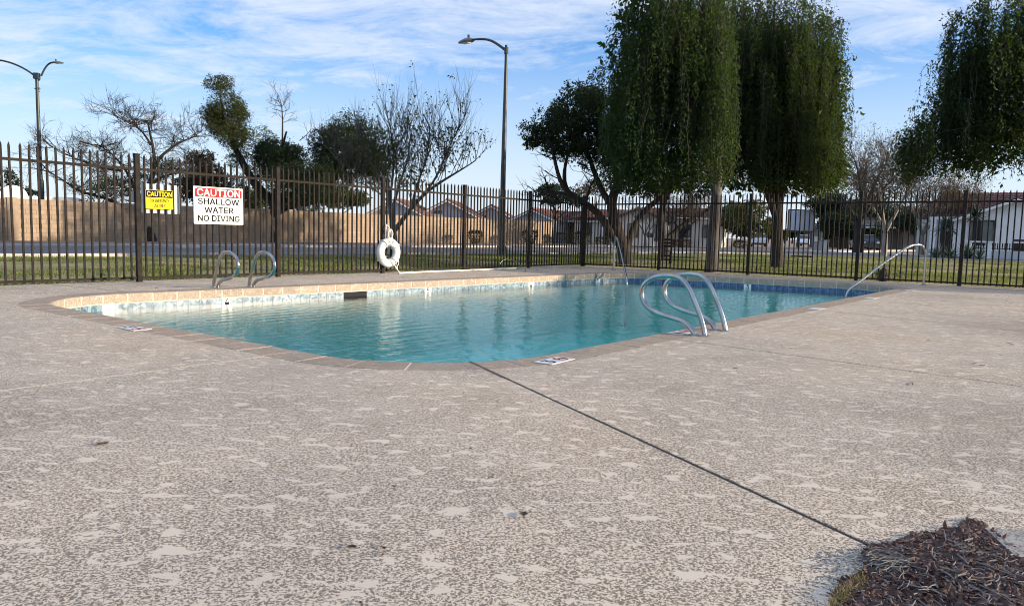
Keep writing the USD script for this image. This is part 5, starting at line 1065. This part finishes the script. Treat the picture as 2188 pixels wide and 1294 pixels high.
def chips(n, lo, hi):
    p = np.c_[r.uniform(nx0, nx1, n * 3), r.uniform(ny0, ny1, n * 3)]; p = p[shapely.contains_xy(near_uv, p[:, 0], p[:, 1])][:n]; n = len(p)
    s = r.uniform(lo, hi, n); bv = np.array(base_chip.vertices); V = bv[None] * r.uniform(.6, 1.25, (n, len(bv), 1)) * np.stack([s * r.uniform(1.0, 2.6, n), s * r.uniform(.5, 1.0, n), s * r.uniform(.2, .55, n)], 1)[:, None]
    from scipy.spatial.transform import Rotation as Ro
    R = Ro.from_euler('zyx', np.c_[r.uniform(0, 6.28, n), r.normal(0, .35, n), r.normal(0, .6, n)]).as_matrix(); V = np.einsum('nij,nkj->nki', R, V)
    C = Wa(np.c_[p, mound_z(p) + r.uniform(-.004, .010, n)]); C[:, 2] = np.clip(C[:, 2], .001, .012); V += C[:, None]
    F = (np.array(base_chip.faces)[None] + np.arange(n)[:, None, None] * len(bv)).reshape(-1, 3); return tm(V.reshape(-1, 3), F)
obj('bark_chips', cat([chips(14000, .003, .008), chips(2600, .007, .013)]), MULCH, label='dark brown bark chips heaped in the bed at the lower right corner', cat='mulch', kind='stuff')
tws = []
for k in range(1300):
    p = np.array([r.uniform(nx0, nx1), r.uniform(ny0, ny1)])
    if not mc.buffer(.015).contains(Point(*p)): continue
    L = r.uniform(.015, .06) if r.random() < .85 else r.uniform(.05, .10); a = r.uniform(0, 2 * np.pi); el = r.normal(.0, .09); n_ = 6; d = np.array([math.cos(a) * math.cos(el), math.sin(a) * math.cos(el), math.sin(el)])
    P = [W(*p, float(mound_z(p[None])[0]) + r.uniform(.012, .024))]; cv = r.normal(0, .17, 3)
    cv[2] *= .25
    for i in range(n_ - 1): d = d + cv * .5 + r.normal(0, .08, 3); d /= np.linalg.norm(d); P.append(P[-1] + d * L / n_)
    P = np.array(P); tws.append(tube(P, np.linspace(1, .6, n_) * r.uniform(.0008, .0026), 5, True))
# tangled fibrous bundle
c0 = np.array(UV(G(1925, 1215)))
for k in range(90):
    p = c0 + r.normal(0, .018, 2) + np.array([.0, 0]); z = float(mound_z(p[None])[0]) + .012 + r.uniform(0, .018); a = 2.6 + r.normal(0, .5); P = [W(*p, z)]; d = np.array([math.cos(a), math.sin(a), .05])
    for i in range(8): a += r.normal(.12, .3); d = np.array([math.cos(a), math.sin(a), r.normal(-.05, .2)]); P.append(P[-1] + d * .0125)
    tws.append(tube(smooth_path(P, 12), .0011, 4))
obj('dry_twigs', cat(tws), TWIG_DRY, label='pale grey curled twigs and fibres strewn over the bark chips', cat='twigs', kind='stuff')
st = []
for k in range(520):
    f = r.random(); p = np.array(UV(G(1775 + 75 * f + r.normal(0, 8), 1296 - 62 * f + r.normal(0, 5)))); L = r.uniform(.008, .026); a = r.uniform(0, 2 * np.pi); P0 = W(*p, .0); d = np.array([math.cos(a) * .6, math.sin(a) * .6, 1.]); w = np.array([-math.sin(a), math.cos(a), 0]) * .0012
    st.append(np.array([P0 - w, P0 + w, P0 + d * L]))
st = np.array(st).reshape(-1, 3); obj('dry_grass', tm(st, np.arange(len(st)).reshape(-1, 3)), STRAW, label='yellow dry grass fringe along the left edge of the mulch bed', cat='grass', kind='stuff')

# ------------------------------------------------------------------ litter on the deck
def litter(px, py, size, label, group=None, twig=False, seed=0):
    r = np.random.default_rng(seed + 200); p = G(px, py); t = thing('twig' if twig else 'dead_leaf', label, 'twig' if twig else 'leaf', p, r.uniform(0, 6), group)
    if twig:
        P = [np.array([0, 0, .004])]; d = np.array([1., 0, 0])
        for i in range(6): d = d + r.normal(0, .22, 3) * [1, 1, .2]; d /= np.linalg.norm(d); P.append(P[-1] + d * size / 6)
        P = np.array(P); P[:, 2] = np.clip(P[:, 2], .003, .01); obj('stalk', tube(P, .0022, 5, True), DEAD_LEAF, t)
    else:
        n = 9; a = np.linspace(0, 1, n); w = np.sin(a * np.pi) ** .7 * .34 * size; x = (a - .5) * size; curl = .004 + size * r.uniform(.12, .4) * (np.abs(a - .4) ** 1.5)
        v = np.vstack([np.c_[x, -w, curl + .25 * w], np.c_[x, 0 * w, curl * .6 + .001], np.c_[x, w, curl + .25 * w]]); f = []
        for i in range(n - 1):
            for k in (0, 1): q0, q1 = k * n + i, (k + 1) * n + i; f += [[q0, q0 + 1, q1 + 1], [q0, q1 + 1, q1]]
        obj('blade', tm(v, f), DEAD_LEAF, t); obj('stalk', tube([(size * .45, 0, .003), (size * .75, .004, .006)], .0012, 4), DEAD_LEAF, t)
litter(220, 950, .045, 'curled dark leaf with a stalk alone on the deck at left')
litter(752, 1171, .030, 'dark curled leaf on the lower deck left of the centre', seed=1)
litter(820, 1173, .018, 'tiny dark leaf scrap just right of the curled leaf on the lower deck', seed=2)
litter(1119, 1101, .038, 'flat brown leaf lying on the deck below the near end of the dark joint', seed=3)
for k, (x, y, s_, lab) in enumerate([(818, 1187, 0.012, 'tiny dark crumb just below the leaf scrap on the lower deck'), (1050, 1021, 0.018, 'small dark leaf fragment on the deck below the pool, left of the dark joint'), (826, 952, 0.014, 'dark speck on the middle deck, leftmost of a row of three'), (905, 962, 0.012, 'dark speck on the middle deck, centre of a row of three'), (1004, 960, 0.014, 'dark speck on the middle deck, rightmost of a row of three'), (490, 1030, 0.014, 'dark speck on the left deck right of and below the curled leaf'), (20, 1043, 0.014, 'dark speck on the deck at the far left edge'), (770, 1290, 0.014, 'dark fragment at the very bottom edge of the deck'), (1570, 787, 0.022, 'dark pebble-like speck on the deck below the near grab rails'), (1937, 1156, 0.01, 'dark speck on the deck just above the mulch bed'), (840, 1040, 0.016, 'dark speck alone on the deck below the row of three specks'), (1690, 745, 0.02, 'dark speck on the right deck above the long joint'), (1985, 728, 0.022, 'dark speck on the right deck left of the forked twig'), (1826, 755, 0.02, 'dark speck on the right deck between the joint and the pool'), (2140, 760, 0.02, 'dark speck near the right edge below the forked twig'), (860, 592, 0.05, 'dry leaf by the left end of the long white pole'), (905, 584, 0.06, 'dry leaf under the white pole right of the ring buoy'), (980, 581, 0.06, 'dry leaf under the white pole by the fence post'), (1022, 580, 0.06, 'dry leaf under the middle of the white pole'), (1122, 579, 0.07, 'larger dry leaf at the hooked end of the white pole'), (1148, 577, 0.06, 'dry leaf right of the hooked end of the pole'), (335, 616, 0.04, 'dark speck on the deck strip left of the grab rails'), (2136, 615, 0.05, 'dark leaf at the foot of the far fence near the right edge'), (240, 868, 0.012, 'dark speck on the left deck above the curled leaf'), (1340, 575, 0.05, 'dry leaf at the foot of the distant handrail')]):
    litter(x, y, s_, lab, None, seed=10 + k)
for k, (x, y, s_, lab) in enumerate([(1950, 818, .09, 'dark curved twig on the right deck just above the long joint'), (2165, 737, .10, 'forked dark twig on the deck near the right edge'), (2078, 778, .07, 'short dark twig on the deck right of centre below the forked twig'), (2105, 781, .04, 'tiny dark twig end beside the short twig on the right deck')]):
    litter(x, y, s_, lab, None, True, 40 + k)
